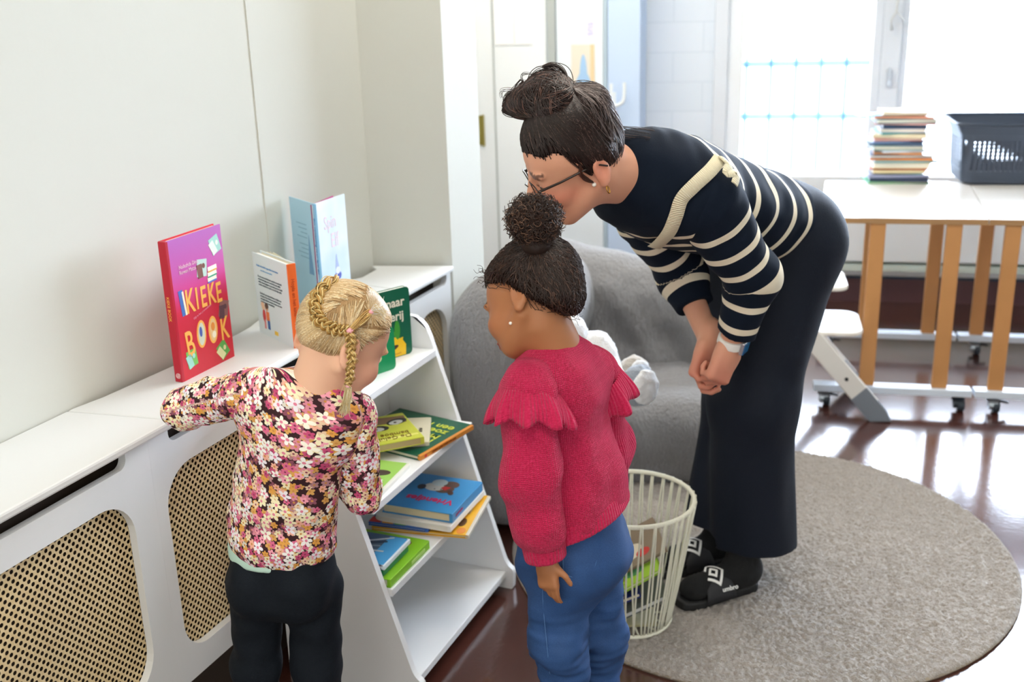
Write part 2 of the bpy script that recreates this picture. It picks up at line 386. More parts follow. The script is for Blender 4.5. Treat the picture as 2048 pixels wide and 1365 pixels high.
# side wall from the return to the cupboard front
struct(MB().prism([(-2.1, 3.2), (-2.0, 3.2), *[tuple(W(-2.1, b, 0)[:2]) for b in (-.33,)], tuple(W(-2.3, -.33, 0)[:2])], 0, 2.8).build('wall_side', m_wall))
def wbox(mb, a0, a1, b0, b1, z0, z1):
    V = [W(a, b, z) for z in (z0, z1) for a, b in ((a0, b0), (a1, b0), (a1, b1), (a0, b1))]
    return mb.add(V, [[0, 3, 2, 1], [4, 5, 6, 7], [0, 1, 5, 4], [1, 2, 6, 5], [2, 3, 7, 6], [3, 0, 4, 7]])
def brick_mat():
    m, nt, p = new_mat('painted_block_wall'); t = nt.nodes.new('ShaderNodeTexCoord'); mp = nt.nodes.new('ShaderNodeMapping')
    mp.inputs['Rotation'].default_value = (math.pi / 2, 0, 0)
    s = nt.nodes.new('ShaderNodeSeparateXYZ'); nt.links.new(t.outputs['Object'], s.inputs[0])
    x = X(s.outputs[0]) * E1[0] + X(s.outputs[1]) * E1[1]; cb = nt.nodes.new('ShaderNodeCombineXYZ')
    X.nt = nt
    nt.links.new((x + 0.185).v, cb.inputs[0]); nt.links.new(X.op('ADD', s.outputs[2], .045).v, cb.inputs[1])
    b = nt.nodes.new('ShaderNodeTexBrick'); b.inputs['Scale'].default_value = 1; b.inputs['Brick Width'].default_value = .30; b.inputs['Row Height'].default_value = .147
    b.inputs['Mortar Size'].default_value = .0035; b.inputs['Mortar Smooth'].default_value = .3
    b.inputs['Color1'].default_value = C('#e3ebf3'); b.inputs['Color2'].default_value = C('#e6edf5'); b.inputs['Mortar'].default_value = C('#dae3ec')
    nt.links.new(cb.outputs[0], b.inputs['Vector']); nt.links.new(b.outputs['Color'], p.inputs['Base Color']); p.inputs['Roughness'].default_value = .6
    bump_from(nt, p, X.op('SUBTRACT', 1.0, b.outputs['Fac']), .25, .004); return m
X.nt = None
class _N: pass
def with_nt(fn):
    def g(*a, **k): return fn(*a, **k)
    return g
_old_new = new_mat
def new_mat(name):
    r = _old_new(name); X.nt = r[1]; return r
AW0, AW1 = -.80, 2.6
struct(wbox(MB(), -2.4, AW0 - .09, 0, .2, 0, 2.8).build('wall_back', brick_mat()))
m_under = mat('sill_wall_paint', '#e9eef2', .5)
struct(wbox(MB(), AW0 - .09, AW1, 0, .2, .127, .57).build('wall_back_lower', m_under))
struct(wbox(MB(), AW0 - .09, AW1, -.012, .2, 0, .127).build('baseboard_back', mat('plum_baseboard', '#55383d', .4)))
struct(wbox(MB(), AW0 - .09, AW1, -.02, 0, .127, .137).build('trim_2', mat('navy_edge', '#27384f', .5)))
struct(wbox(MB(), AW0 - .09, AW1, -.03, .2, .57, .60).build('trim_3', m_frame))
struct(wbox(MB(), AW0 - .09, AW1, 0, .2, 2.4, 2.8).build('wall_back_upper', m_wall))
# long low convector below the window
rad = thing('radiator', 'long low white convector along the wall under the window', 'radiator', W(0, -.02, .14), TH)
MB().box(-.7, 2.4, -.06, .02, .09, .53).build('casing', m_under, rad, bevel=.006)
MB().box(-.7, 2.4, -.07, .02, .045, .075).build('lower_rail', mat('sage_rail', '#c9d6cf', .5), rad)
for k in range(3):
    a = -.6 + k * 1.45; MB().box(a, a + .03, -.05, .02, 0, .10).build('bracket', m_under, rad)
# window front: frame, mullion, glass left clear of tint
wf = MB(); wbox(wf, AW0 - .09, AW0 - .02, -.03, .12, .60, 2.4)
struct(wf.build('window_1', m_frame, bevel=.004))
def wpart(nm, m, *bx, par=None):
    mb = MB()
    for b in bx: wbox(mb, *b)
    o = mb.build(nm, m, par, bevel=.003); return o
w1 = bpy.data.objects['window_1']
wpart('sash_frame', mat('sash_white', '#f3f7fb', .4), (AW0 - .02, AW0 + .055, .0, .06, .60, 2.4), par=w1)
wpart('mullion', m_frame, (-.085, .005, .0, .09, .60, 2.4), (-.125, -.085, .02, .07, .60, 2.4), (.005, .04, .02, .07, .60, 2.4), par=w1)
lk = MB(); wbox(lk, -.055, -.03, -.018, 0, 1.10, 1.18); wbox(lk, -.048, -.037, -.03, -.018, 1.13, 1.19)
lk.build('window_latch', mat('latch_steel', '#c7ced6', .3, metal=.6), w1, bevel=.003)
cr = MB(); cr.tube([W(-.03, -.03, 1.51), W(-.035, -.035, 1.45), W(-.055, -.03, 1.42), W(-.05, -.03, 1.37)], .006, 8); cr.tube([W(-.03, -.03, 1.45), W(.0, -.035, 1.42), W(.008, -.03, 1.40)], .004, 8)
cr.build('blind_cord', m_white, w1, smooth=True)
def glass_mat():
    m, nt, p = new_mat('window_glass'); nt.nodes.remove(p); o = nt.nodes['Material Output']
    t = nt.nodes.new('ShaderNodeBsdfTransparent'); g = nt.nodes.new('ShaderNodeBsdfGlossy'); g.inputs['Roughness'].default_value = .02
    f = nt.nodes.new('ShaderNodeFresnel'); f.inputs['IOR'].default_value = 1.3; mx = nt.nodes.new('ShaderNodeMixShader')
    nt.links.new(f.outputs[0], mx.inputs[0]); nt.links.new(t.outputs[0], mx.inputs[1]); nt.links.new(g.outputs[0], mx.inputs[2]); nt.links.new(mx.outputs[0], o.inputs['Surface']); return m
wpart('pane', glass_mat(), (AW0 + .05, -.12, .03, .036, .60, 2.4), (.03, AW1, .03, .036, .60, 2.4), par=w1)
# outside: pale ground and a faint railing
m_out = mat('pale_paving', '#dfe8ee', .9)
struct(MB().box(-9, 9, 6.4, 30, -.12, -.05).build('exterior_ground', m_out))
fe = thing('garden_fence', 'faint pale railing outside beyond the left window pane', 'fence', W(-.9, 3.6, -.05), TH)
m_fe = mat('fence_blue', '#648493', .7)
for k in range(2): MB().box(-.8, 1.2, -.02, .02, .55 + .42 * k, .60 + .42 * k).build('rail', m_fe, fe)
for k in range(11): MB().box(-.8 + .195 * k, -.765 + .195 * k, -.02, .02, 0, 1.05).build('picket', m_fe, fe)

struct(MB().box(-3.2, 3.2, -1.5, 7.0, 2.8, 2.9).build('ceiling', mat('ceiling_white', '#e8e6e0', .9)))
struct(MB().box(3.0, 3.2, -1.5, 7.0, 0, 2.8).build('wall_right', m_wall))
struct(wbox(MB(), AW1, 4.2, 0, .2, 0, 2.8).build('wall_back_right', m_wall))
# ---------------------------------------------------------------- cupboard doors at the back left
BD = -.35
def dbox(mb, a0, a1, z0, z1, t0=0.0, t1=.02): return wbox(mb, a0, a1, BD - t1, BD - t0, z0, z1)
d1 = struct(dbox(MB(), -2.10, -1.68, .02, 2.5).build('door_1', m_doorw, bevel=.002))
dbox(MB(), -1.945, -1.938, .05, 2.4, .02, .026).build('panel_groove', m_grey, d1)
hg = MB(); hg.add(*(lambda q: (q.V, q.F))(dbox(MB(), -2.035, -2.008, .865, 1.012, .02, .024))); hg.tube([W(-2.005, BD - .028, .862), W(-2.005, BD - .028, 1.015)], .007, 10)
hg.build('hinge', mat('brass', '#a89a52', .35, metal=.8), d1, smooth=False)
struct(dbox(MB(), -1.675, -1.634, 0, 2.6, -.02, .03).build('trim_4', m_grey, bevel=.003))
d2 = struct(dbox(MB(), -1.630, -1.405, .02, 2.5).build('door_2', mat('door_pale', '#ecf4fb', .4), bevel=.002))
struct(dbox(MB(), -1.402, -1.386, 0, 2.6, -.01, .025).build('trim_5', mat('door_edge_profile', '#b8cbd8', .3), bevel=.002))
d3 = struct(MB().add(*(lambda q: (q.V, q.F))(wbox(MB(), -1.383, -1.228, BD - .02, -.01, .0, 2.6))).build('door_3', m_bluec, bevel=.002))
def lever(par, a, b_, zc, flip):
    mb = MB(); wbox(mb, a - .012, a + .012, b_ - .008, b_, zc - .07, zc + .06)
    mb.tube(path([W(a, b_ - .01, zc), W(a, b_ - .045, zc), W(a + .03 * flip, b_ - .055, zc + .005), W(a + .055 * flip, b_ - .055, zc + .03), W(a + .058 * flip, b_ - .052, zc + .11)], 14), .008, 10)
    mb.build('door_handle', mat('handle_white', '#eef3f7', .3), par, smooth=False)
lever(d2, -1.418, BD - .02, 1.055, 1); lever(d3, -1.355, BD - .02, 1.06, 1)
sh = thing('paper_sheet', 'blank white paper sheets taped side by side on the pale back door', 'paper', W(-1.85, BD - .0225, 1.35), TH)
m_pap = mat('paper_white', '#fdfdfd', .8)
MB().box(-.085, .012, -.002, 0, 0, .30).build('left_sheet', m_pap, sh); MB().box(.016, .10, -.003, -.001, 0, .30).build('right_sheet', m_pap, sh)
po = thing('poster', 'folded pastel poster with a blue drop taped to the back door', 'poster', W(-1.50, BD - .0225, 0), TH)
MB().box(-.058, .054, -.002, 0, 1.345, 1.75).build('upper_half', mat('poster_white', '#f3eef4', .7), po)
MB().box(-.058, .054, -.0022, -.0002, .93, 1.345).build('lower_half', mat('poster_peach', '#efe3d3', .7), po)
MB().box(.034, .054, -.0032, -.0022, .93, 1.345).build('orange_margin', mat('poster_orange', '#efd2a6', .7), po)
MB().prism([(0.0 + .034 * math.sin(t) * (1 if math.cos(t) < 0.2 else .55), 1.18 + (.055 if math.cos(t) < 0 else .12) * math.cos(t)) for t in np.linspace(0, 2 * math.pi, 24, endpoint=False)], -.0038, -.0024, lambda x, y, z: (x, z, y)).build('drop', mat('poster_blue', '#a9cdf0', .7), po)
text('lettering', 'sns', .05, mat('poster_violet', '#c3c4f0', .7), po, frameM((.046, -.004, 1.385), (0, 0, 1), (-1, 0, 0)))

# ---------------------------------------------------------------- radiator cover with cane panels
def cane_mat():
    m, nt, p = new_mat('cane_webbing'); t = nt.nodes.new('ShaderNodeTexCoord'); x, y, z = sepxyz(nt, t.outputs['Object'])
    s = .0163; u = y * (1 / s); v = z * (1 / (s * 1.16))
    def d(o):
        a = xfract(u + o) - .5; b = (xfract(v + o) - .5) * 1.16
        return xsqrt(a * a + b * b)
    dd = xmin(d(0.0), d(.5)); hole = dd.lt(.262)
    n = nt.nodes.new('ShaderNodeTexNoise'); n.inputs['Scale'].default_value = 90; nt.links.new(t.outputs['Object'], n.inputs['Vector'])
    w = nt.nodes.new('ShaderNodeTexNoise'); w.inputs['Scale'].default_value = 5; nt.links.new(t.outputs['Object'], w.inputs['Vector'])
    c = mixc(nt, n.outputs['Fac'], C('#cdb07c'), C('#f6e6c0')); c = mixc(nt, (X(w.outputs['Fac']) * .5), c, C('#d2b47c'))
    nt.links.new(c, p.inputs['Base Color']); p.inputs['Roughness'].default_value = .6
    tr = nt.nodes.new('ShaderNodeBsdfTransparent'); mx = nt.nodes.new('ShaderNodeMixShader'); o = nt.nodes['Material Output']
    nt.links.new(hole.v, mx.inputs[0]); nt.links.new(p.outputs[0], mx.inputs[1]); nt.links.new(tr.outputs[0], mx.inputs[2]); nt.links.new(mx.outputs[0], o.inputs['Surface']); return m
m_cane = cane_mat()
XF, XW, ZT = -1.5, -1.74, .805
def cover(y0, y1, slot, cane, label, rear, front):
    t = thing('radiator_cover', label, 'radiator cover', (0, 0, 0), group='white radiator covers')
    fn = lambda a, b, c: (c, a, b)                             # (y, z, depth) -> world
    mb = MB(); z0, zm, z1 = .19, .722, .787
    mb.ringprism(rpoly(y0, y1, z0, zm, .0005, 8), rpoly(cane[0], cane[1], .255, .692, (.085, .085, .085, .075), 8), XF - .018, XF, fn)
    mb.ringprism(rpoly(y0, y1, zm, z1, .0005, 8), rpoly(slot[0], slot[1], .752, z1 - .0005, (.02, .003, .003, .02), 8), XF - .018, XF, fn)
    mb.build('front_panel', m_white, t, bevel=.0025)
    MB().prism(rpoly(cane[0] - .02, cane[1] + .02, .235, .71, .06, 6), XF - .0206, XF - .020, fn).build('cane_panel', m_cane, t)
    MB().box(XF - .06, XF - .056, y0 + .01, y1 - .01, .0, z1 - .01).build('shade_sheet', m_dark, t)  # added dark sheet, its colour stands in for the shade inside the cover
    pl = MB(); pl.prism(rear + front, z1, ZT); pl.build('top_board', m_white, t, bevel=.005)
    bt = MB(); bt.prism(rpoly(cane[0] + .02, cane[1] - .02, 0.0, .055, .0005, 2), XF, XF + .0, fn) if False else None
    return t
# the boards' rear edges have finger notches where they meet the wall
cover(.42, 1.603, (.55, 1.537), (.60, 1.536), 'white radiator cover with cane panel nearest the camera', 
      [(-1.485, 1.67), (-1.738, 1.635), (-1.738, 1.60), (-1.738, 1.53), (-1.738, 1.46), (-1.738, .42)], [(-1.485, .42)])
def arc_rear(pts): return pts
cover(1.603, 2.70, (1.665, 2.62), (1.636, 2.62), 'white radiator cover behind the blonde child, its cane panel half hidden',
      [(-1.485, 2.70), (-1.725, 2.74), (-1.738, 2.70), (-1.738, 2.34), (-1.737, 2.325), (-1.722, 2.265), (-1.718, 2.22), (-1.712, 2.10), (-1.714, 1.95), (-1.725, 1.73), (-1.738, 1.655), (-1.738, 1.635)], [(-1.485, 1.67)])
cover(2.70, 3.012, (2.725, 2.985), (2.775, 2.975), 'short white radiator cover section beside the grey armchair',
      [(-1.485, 3.012), (-1.737, 2.935), (-1.70, 2.90), (-1.695, 2.80), (-1.725, 2.74)], [(-1.485, 2.70)])
scr = MB()
# ---------------------------------------------------------------- stepped book rack
rk = thing('book_rack', 'white sloping children\'s book rack with four shelves and slanted sides', 'bookshelf', (-1.482, 1.985, 0))
side = [(.0, 0), (.375, 0), (.378, .06), (.356, .075), (.148, .745), (.128, .783), (.095, .79), (0, .79)]
def rnd(poly, rads, n=5):
    out = []
    for i, p in enumerate(poly):
        r = rads[i]; p = np.array(p, float)
        if r == 0: out.append(tuple(p)); continue
        a = nrm(np.array(poly[i - 1]) - p); b = nrm(np.array(poly[(i + 1) % len(poly)]) - p)
        for k in range(n + 1):
            f = k / n; out.append(tuple((p + a * r) * (1 - f) ** 2 + 2 * p * f * (1 - f) + (p + b * r) * f ** 2))
    return out
sp = rnd(side, [0, .008, .01, .02, .02, .03, .02, 0])
fnS = lambda x, z, y: (x, y, z)
for yy in (-.018, .545): MB().prism(sp, yy, yy + .018, fnS).build('side_panel', m_shelf, rk, bevel=.003)
SHELF = ((.700, .168), (.500, .268), (.290, .302), (.055, .355))
for zt, dx in SHELF: MB().box(.012, dx, .0, .545, zt - .02, zt).build('shelf', m_shelf, rk, bevel=.002)
MB().box(0, .012, 0, .545, .03, .775).build('back_panel', m_shelf, rk)
for yy in (.0, .545):
    pass
# ---------------------------------------------------------------- rug
RC0, RR = np.array([-.51, 3.0]), .735
def rug():
    n = 420; g = np.linspace(-RR, RR, n); XX, YY = np.meshgrid(g, g, indexing='ij'); R_ = np.hypot(XX, YY)
    r = np.random.default_rng(3); Z = r.normal(size=(n, n))
    for _ in range(1):
        Z = (Z + np.roll(Z, 1, 0) + np.roll(Z, -1, 0) + np.roll(Z, 1, 1) + np.roll(Z, -1, 1)) / 5
    lowf = waves(5, 14, .16, 1.0)(np.stack([XX.ravel(), YY.ravel() * 1.8, 0 * XX.ravel()], 1)).reshape(n, n)
    H = .017 + Z * .0055 + lowf * .0005; edge = np.clip((RR - R_) / .022, 0, 1); H = H * np.sqrt(edge * (2 - edge)) + .001
    keep = R_ < RR; idm = -np.ones((n, n), int); idm[keep] = np.arange(keep.sum())
    Q = np.stack([idm[:-1, :-1], idm[1:, :-1], idm[1:, 1:], idm[:-1, 1:]], -1).reshape(-1, 4); Q = Q[(Q >= 0).all(1)]
    V = np.stack([XX[keep], YY[keep], H[keep]], 1)
    m, nt, p = new_mat('rug_pile'); t = nt.nodes.new('ShaderNodeTexCoord'); n1 = nt.nodes.new('ShaderNodeTexNoise'); n1.inputs['Scale'].default_value = 190; n1.inputs['Detail'].default_value = 3
    mp = nt.nodes.new('ShaderNodeMapping'); mp.inputs['Scale'].default_value = (1, 2.2, 1); nt.links.new(t.outputs['Object'], mp.inputs['Vector']); nt.links.new(mp.outputs[0], n1.inputs['Vector'])
    n2 = nt.nodes.new('ShaderNodeTexNoise'); n2.inputs['Scale'].default_value = 22; n2.inputs['Detail'].default_value = 6; nt.links.new(mp.outputs[0], n2.inputs['Vector'])
    c = mixc(nt, n1.outputs['Fac'], C('#787069'), C('#dcd5cc')); c = mixc(nt, X(n2.outputs['Fac']) * .55, c, C('#827b76'))
    nt.links.new(c, p.inputs['Base Color']); p.inputs['Roughness'].default_value = .95; p.inputs['Sheen Weight'].default_value = .3; p.inputs['Specular IOR Level'].default_value = .1
    bump_from(nt, p, n1.outputs['Fac'], .8, .006)
    o = mesh_obj('round_rug', V, Q, m, None, True, loc=(RC0[0], RC0[1], 0)); tag(o, 'round beige grey short pile rug on the brown floor', 'rug'); return o
rug_o = rug()
MB().lathe([(RR - .004, .0), (RR - .001, .006), (RR - .006, .010)], n=96).build('rug_backing', mat('rug_edge', '#9a8f7e', .9), rug_o)
# ================================================================ furniture at the back
m_beech = mat('beech', '#c58d55', .5, var=.12, vscale=8); m_beechd = mat('beech_edge', '#a98257', .5)
m_top = mat('table_laminate', '#e9e4dc', .3); m_tray = mat('white_rail', '#dbe6f2', .4)
m_steel = mat('zinc', '#b9c4cc', .35, metal=.7); m_black = mat('black_rubber', '#1d242b', .5); m_navyp = mat('caster_plastic', '#27323d', .5)
SK = -.088                                                    # the rolling tables stand slightly skewed to the wall
def caster(par, x, y, brake):
    mb = MB(); mb.lathe([(.024, .048), (.026, .053), (.010, .06)], (x, y, 0), 16); mb.lathe([(.006, -.018), (.022, -.016), (.022, .016), (.006, .018)], (x, y, .034), 16, 0)
    mb.V[-64:] = mb.V[-64:]
    o = mb.build('caster', m_steel if brake else m_navyp, par)
    w = MB(); w.lathe([(.010, -.013), (.024, -.012), (.026, -.008), (.026, .008), (.024, .012), (.010, .013)], (x + .012, y, .026), 20, 0); w.build('wheel', m_navyp, o)
    if brake: MB().beam((x + .01, y, .052), (x + .055, y, .044), .02, .006, (0, 1, 0)).build('brake_lever', m_black, o)
def table(label, a0, a1, legs, casters, cat='table'):
    t = thing('rolling_table', label, 'table', W(0, 0, 0), TH, 'beech rolling tables by the window')
    y0, y1 = -1.545, -.76
    def sk(x, y): return x + SK * -(y - y0)
    mb = MB(); mb.prism([(sk(a0, y0), y0), (sk(a1, y0), y0), (sk(a1, y1), y1), (sk(a0, y1), y1)], .742, .764); mb.build('table_top', m_top, t, bevel=.002)
    e = MB(); e.prism([(sk(a0, y0), y0 - .003), (sk(a1, y0), y0 - .003), (sk(a1, y0), y0), (sk(a0, y0), y0)], .7425, .7635); e.build('beech_edging', m_beechd, t)
    for y in (-1.53, -.82):
        for x in legs: MB().box(sk(x, y) - .028, sk(x, y) + .028, y - .012, y + .012, .094, .742).build('leg', m_beech, t, bevel=.003)
        MB().box(sk(a0 + .01, y), sk(a1 + .004, y), y - .03, y + .03, .066, .094).build('foot_rail', m_tray, t, bevel=.003)
        for x in casters: caster(t, sk(x, y), y, x == casters[0])
table('beech topped rolling table carrying the tall pile of books', -.44, .157, (-.23, .042), (-.388, .117))
table('second beech rolling table cut off by the picture edge, under half the dark basket', .161, .76, (.247, .60), (.245, .70))

# high chair: slanting white legs with grey feet, two pale plates
hc = thing('high_chair', 'white wooden high chair with slanted legs and grey feet by the table', 'chair', W(-.30, -1.66, 0), TH)
m_hw = mat('high_chair_white', '#eceae4', .45); m_foot = mat('grey_foot', '#7d858f', .5); m_seat = mat('pale_plate', '#f3efe6', .35)
for yy, dx in ((-.02, 0.0), (.30, -.05)):
    lg = MB(); p, q = np.array((dx - .22, yy, .40)), np.array((dx + .075, yy, .06)); lg.beam(p, q, .075, .022, (0.76, 0, .66)); o = lg.build('leg', m_hw, hc, bevel=.004)
    f = MB(); f.add([(dx + .0, yy - .014, .086), (dx + .055, yy - .014, .14), (dx + .135, yy - .014, .045), (dx + .155, yy - .014, .004), (dx + .075, yy - .014, .0), (dx + .0, yy + .014, .086), (dx + .055, yy + .014, .14), (dx + .135, yy + .014, .045), (dx + .155, yy + .014, .004), (dx + .075, yy + .014, .0)],
                  [[4, 3, 2, 1, 0], [5, 6, 7, 8, 9], [0, 1, 6, 5], [1, 2, 7, 6], [2, 3, 8, 7], [3, 4, 9, 8], [4, 0, 5, 9]]); f.build('foot', m_foot, o, bevel=.003)
    s = MB(); s.lathe([(.007, -.002), (.007, .001)], (dx - .02, yy - .012, .17), 12, 1); s.build('bolt', m_black, o)
    MB().beam((dx - .31, yy, .0), (dx - .26, yy, .80), .06, .02, (1, 0, 0)).build('rear_post', m_hw, hc, bevel=.004)
MB().tube([(-.03, -.01, .20), (-.075, .30, .20)], .007, 10).build('cross_rod', m_steel, hc, smooth=True)
MB().prism(rpoly(-.24, .035, -.02, .28, (.06, .06, .01, .01)), .335, .352).build('foot_plate', m_seat, hc, bevel=.005)
MB().prism(rpoly(-.24, -.03, .0, .27, (.05, .05, .01, .01)), .505, .522).build('seat', m_seat, hc, bevel=.005)

# dark perforated basket on the tables
bk = thing('storage_basket', 'dark grey perforated plastic basket on the joint of the two tables', 'basket', W(.385, -.70, .764), TH + .02)
def perf_mat():
    m, nt, p = new_mat('perforated_plastic'); t = nt.nodes.new('ShaderNodeTexCoord'); x, y, z = sepxyz(nt, t.outputs['Object'])
    p.inputs['Base Color'].default_value = C('#3d4656'); p.inputs['Roughness'].default_value = .45
    hx = xabs(xfract((x + y) * (1 / .0195)) - .5).lt(.26); hz = xabs(xfract(z * (1 / .016)) - .5).lt(.36); band = z.gt(.06) * z.lt(.19)
    tr = nt.nodes.new('ShaderNodeBsdfTransparent'); mx = nt.nodes.new('ShaderNodeMixShader'); o = nt.nodes['Material Output']
    nt.links.new((hx * hz * band).v, mx.inputs[0]); nt.links.new(p.outputs[0], mx.inputs[1]); nt.links.new(tr.outputs[0], mx.inputs[2]); nt.links.new(mx.outputs[0], o.inputs['Surface']); return m
m_bkt = mat('basket_plastic', '#3a4454', .45)
def brings(levels, name, m, n=6, close_bottom=False):
    mb = MB(); R_ = [rpoly(-w, w, -d, d, r, n) for w, d, r, z in levels]; k = len(R_[0])
    V = [(x, y, l[3]) for P, l in zip(R_, levels) for x, y in P]
    F = [[i * k + j, i * k + (j + 1) % k, (i + 1) * k + (j + 1) % k, (i + 1) * k + j] for i in range(len(levels) - 1) for j in range(k)]
    if close_bottom: F.append(list(range(k))[::-1])
    mb.add(V, F); o = mb.build(name, m, bk); s = o.modifiers.new('thickness', 'SOLIDIFY'); s.thickness = .004; s.offset = -1; return o
brings([(.19, .13, .05, .0), (.205, .145, .05, .012), (.212, .15, .05, .06)], 'base', m_bkt, close_bottom=True)
brings([(.212, .15, .05, .06), (.218, .155, .05, .19)], 'perforated_wall', perf_mat())
brings([(.218, .155, .05, .19), (.222, .16, .05, .215), (.24, .178, .06, .25), (.255, .19, .06, .262), (.25, .185, .055, .268)], 'rim', m_bkt)

# ---------------------------------------------------------------- books
def book(name, label, M, w, h, t, cover, spine=None, pages='#efe6cf', board=False, r=None, group=None, cat='book', back=None):
    root = thing(name, label, cat, M=M, group=group)
    r = r if r is not None else (.012 if board else .0015); ct = .0022; fn = lambda x, y, z: (x, z, y)
    mc = mat('cover_' + cover, cover, .32); ms = mat('cover_' + (spine or cover), spine or cover, .35); mp = mat('pages_' + pages, pages, .8)
    MB().prism(rpoly(.0, w, 0, h, (r, r, .001, .001), 5), -t / 2, -t / 2 + ct, fn).build('front_cover', mc, root)
    MB().prism(rpoly(.0, w, 0, h, (r, r, .001, .001), 5), t / 2 - ct, t / 2, fn).build('back_cover', mat('cover_' + back, back, .35) if back else mc, root)
    sp = MB(); sp.prism([(-.004, -t / 2), (.006, -t / 2 - .0002), (.006, t / 2 + .0002), (-.004, t / 2)], 0, h); sp.build('spine', ms, root, bevel=.0015)
    pg = .0015 if board else .004
    MB().prism(rpoly(.004, w - pg, pg, h - pg, (max(r - pg, .0008),) * 2 + (.001, .001), 5), -t / 2 + ct, t / 2 - ct, fn).build('page_block', mp, root)
    root['dims'] = [w, h, t]; return root
def cover_text(root, body, x, z, size, col, **k):
    t = root['dims'][2]; name = k.pop('name', 'lettering'); ang = k.pop('ang', 0); c, s = math.cos(ang), math.sin(ang)
    return text(name, body, size, mat('ink_' + col, col, .5), root, frameM((x, -t / 2 - .0006, z), (c, 0, s), (-s, 0, c)), **k)
def blob(root, name, pts, col, lift=.0008, rough=.4):         # flat printed shape on the front cover
    t = root['dims'][2]; MB().prism(pts, -t / 2 - lift, -t / 2 + .0003, lambda x, y, z: (x, z, y)).build(name, mat('ink_' + col, col, rough), root)
def oval(cx, cz, a, b, ang=0, n=20):
    c, s = math.cos(ang), math.sin(ang)
    return [(cx + a * math.cos(q) * c - b * math.sin(q) * s, cz + a * math.cos(q) * s + b * math.sin(q) * c) for q in np.linspace(0, 2 * math.pi, n, endpoint=False)]
def quad(cx, cz, a, b, ang=0): 
    c, s = math.cos(ang), math.sin(ang); return [(cx + x * c - y * s, cz + x * s + y * c) for x, y in ((-a, -b), (a, -b), (a, b), (-a, b))]
def standM(p, q):                                             # stands upright, spine foot at p, fore edge towards q; front faces -(z x x)
    return frameM(p, np.array([*(np.array(q) - np.array(p))[:2], 0]), (0, -0.0, 0)) if False else _stand(p, q)
def _stand(p, q):
    x = nrm([q[0] - p[0], q[1] - p[1], 0]); z = UP; y = np.cross(z, x); M = np.eye(4); M[:3, 0], M[:3, 1], M[:3, 2], M[:3, 3] = x, y, z, p; return M
def flatM(A, Bp, z_mid):                                      # lies face up: spine from A (top of the book) to Bp (bottom)
    zz = nrm([A[0] - Bp[0], A[1] - Bp[1], 0]); y = -UP; x = np.cross(y, zz); M = np.eye(4); M[:3, 0], M[:3, 1], M[:3, 2], M[:3, 3] = x, y, zz, (Bp[0], Bp[1], z_mid); return M

# red book standing on the radiator cover
b1 = book('picture_book', 'red and pink picture book standing upright, title in orange letters', _stand((-1.622, 1.862, ZT), (-1.622, 2.05, ZT)), .19, .325, .020, '#cf1f3a', '#b3122c')
def gradient_cover():
    m, nt, p = new_mat('pink_to_red_cover'); t = nt.nodes.new('ShaderNodeTexCoord'); x, y, z = sepxyz(nt, t.outputs['Object'])
    rp = nt.nodes.new('ShaderNodeValToRGB'); nt.links.new((z * (1 / .325)).v, rp.inputs['Fac']); e = rp.color_ramp.elements
    e[0].position = .2; e[0].color = C('#c9152e'); e[1].position = 1; e[1].color = C('#b25fb4')
    for ps, c in ((.48, '#cc1a3c'), (.62, '#cf3a86'), (.75, '#c252a4')): q = e.new(ps); q.color = C(c)
    nt.links.new(rp.outputs[0], p.inputs['Base Color']); p.inputs['Roughness'].default_value = .35; return m
[c for c in COL.objects if c.parent is b1 and c.name.startswith('front_cover')][0].data.materials[0] = gradient_cover()
OR = '#f2b350'
for ch, x, z, s in (('K', .038, .150, .078), ('I', .073, .151, .072), ('E', .091, .150, .070), ('K', .117, .149, .070), ('E', .147, .146, .068)):
    cover_text(b1, ch, x, z, s, OR, name='title_letter', xs=.62, bold=.001)
for ch, x, z, s, an in (('B', .024, .050, .086, .08), ('K', .148, .053, .078, .0)): cover_text(b1, ch, x, z, s, OR, name='title_letter', xs=.62, ang=an, bold=.001)
for cx_, cz_, c2 in ((.080, .090, '#cfd6c0'), (.122, .088, '#e5c78e')):
    blob(b1, 'title_letter_ring', oval(cx_, cz_, .0165, .033, -.06), OR, .0006); blob(b1, 'title_letter_hole', oval(cx_, cz_, .0115, .027, -.06), c2, .0009)
blob(b1, 'printed_figure', oval(.078, .096, .005, .012), '#4a5fae', .0012); blob(b1, 'printed_figure', oval(.122, .096, .007, .010), '#e08b34', .0012); blob(b1, 'printed_figure', oval(.124, .076, .007, .008), '#f0ead2', .0012)
cover_text(b1, 'Nadezhda Dinis\nRowan Matza', .030, .255, .0125, '#e9bfd6', name='author_lettering', xs=.85)
cover_text(b1, 'Kijk in het prentenboek', .060, .130, .007, '#e58aa0', name='author_lettering', ang=.25)
for cx_, cz_, an, c1, c2 in ((.163, .282, .3, '#9ccfc2', '#dfeede'), (.108, .240, -.15, '#b7d4c9', '#7b4a3e'), (.169, .126, -.3, '#8a5a58', '#5b3b46'), (.150, .030, .5, '#57a648', '#d8d9a2'), (.038, .045, .1, '#6cb84f', '#9bd6c8')):
    blob(b1, 'printed_book', quad(cx_, cz_, .017, .020, an), c1, .0007); blob(b1, 'printed_page', quad(cx_ - .008, cz_ - .006, .009, .016, an + .2), c2, .0010); blob(b1, 'printed_dot', oval(cx_ + .006, cz_ + .004, .005, .006), c2, .0012)
for k, c in enumerate(('#4a79c4', '#2f9a76', '#dba13c')): blob(b1, 'printed_book', quad(.140 + .002 * k, .207 + .012 * k, .016, .0055, .05), '#f3eedd', .0008); blob(b1, 'printed_edge', quad(.140 + .002 * k, .2015 + .012 * k, .016, .0018, .05), c, .001)
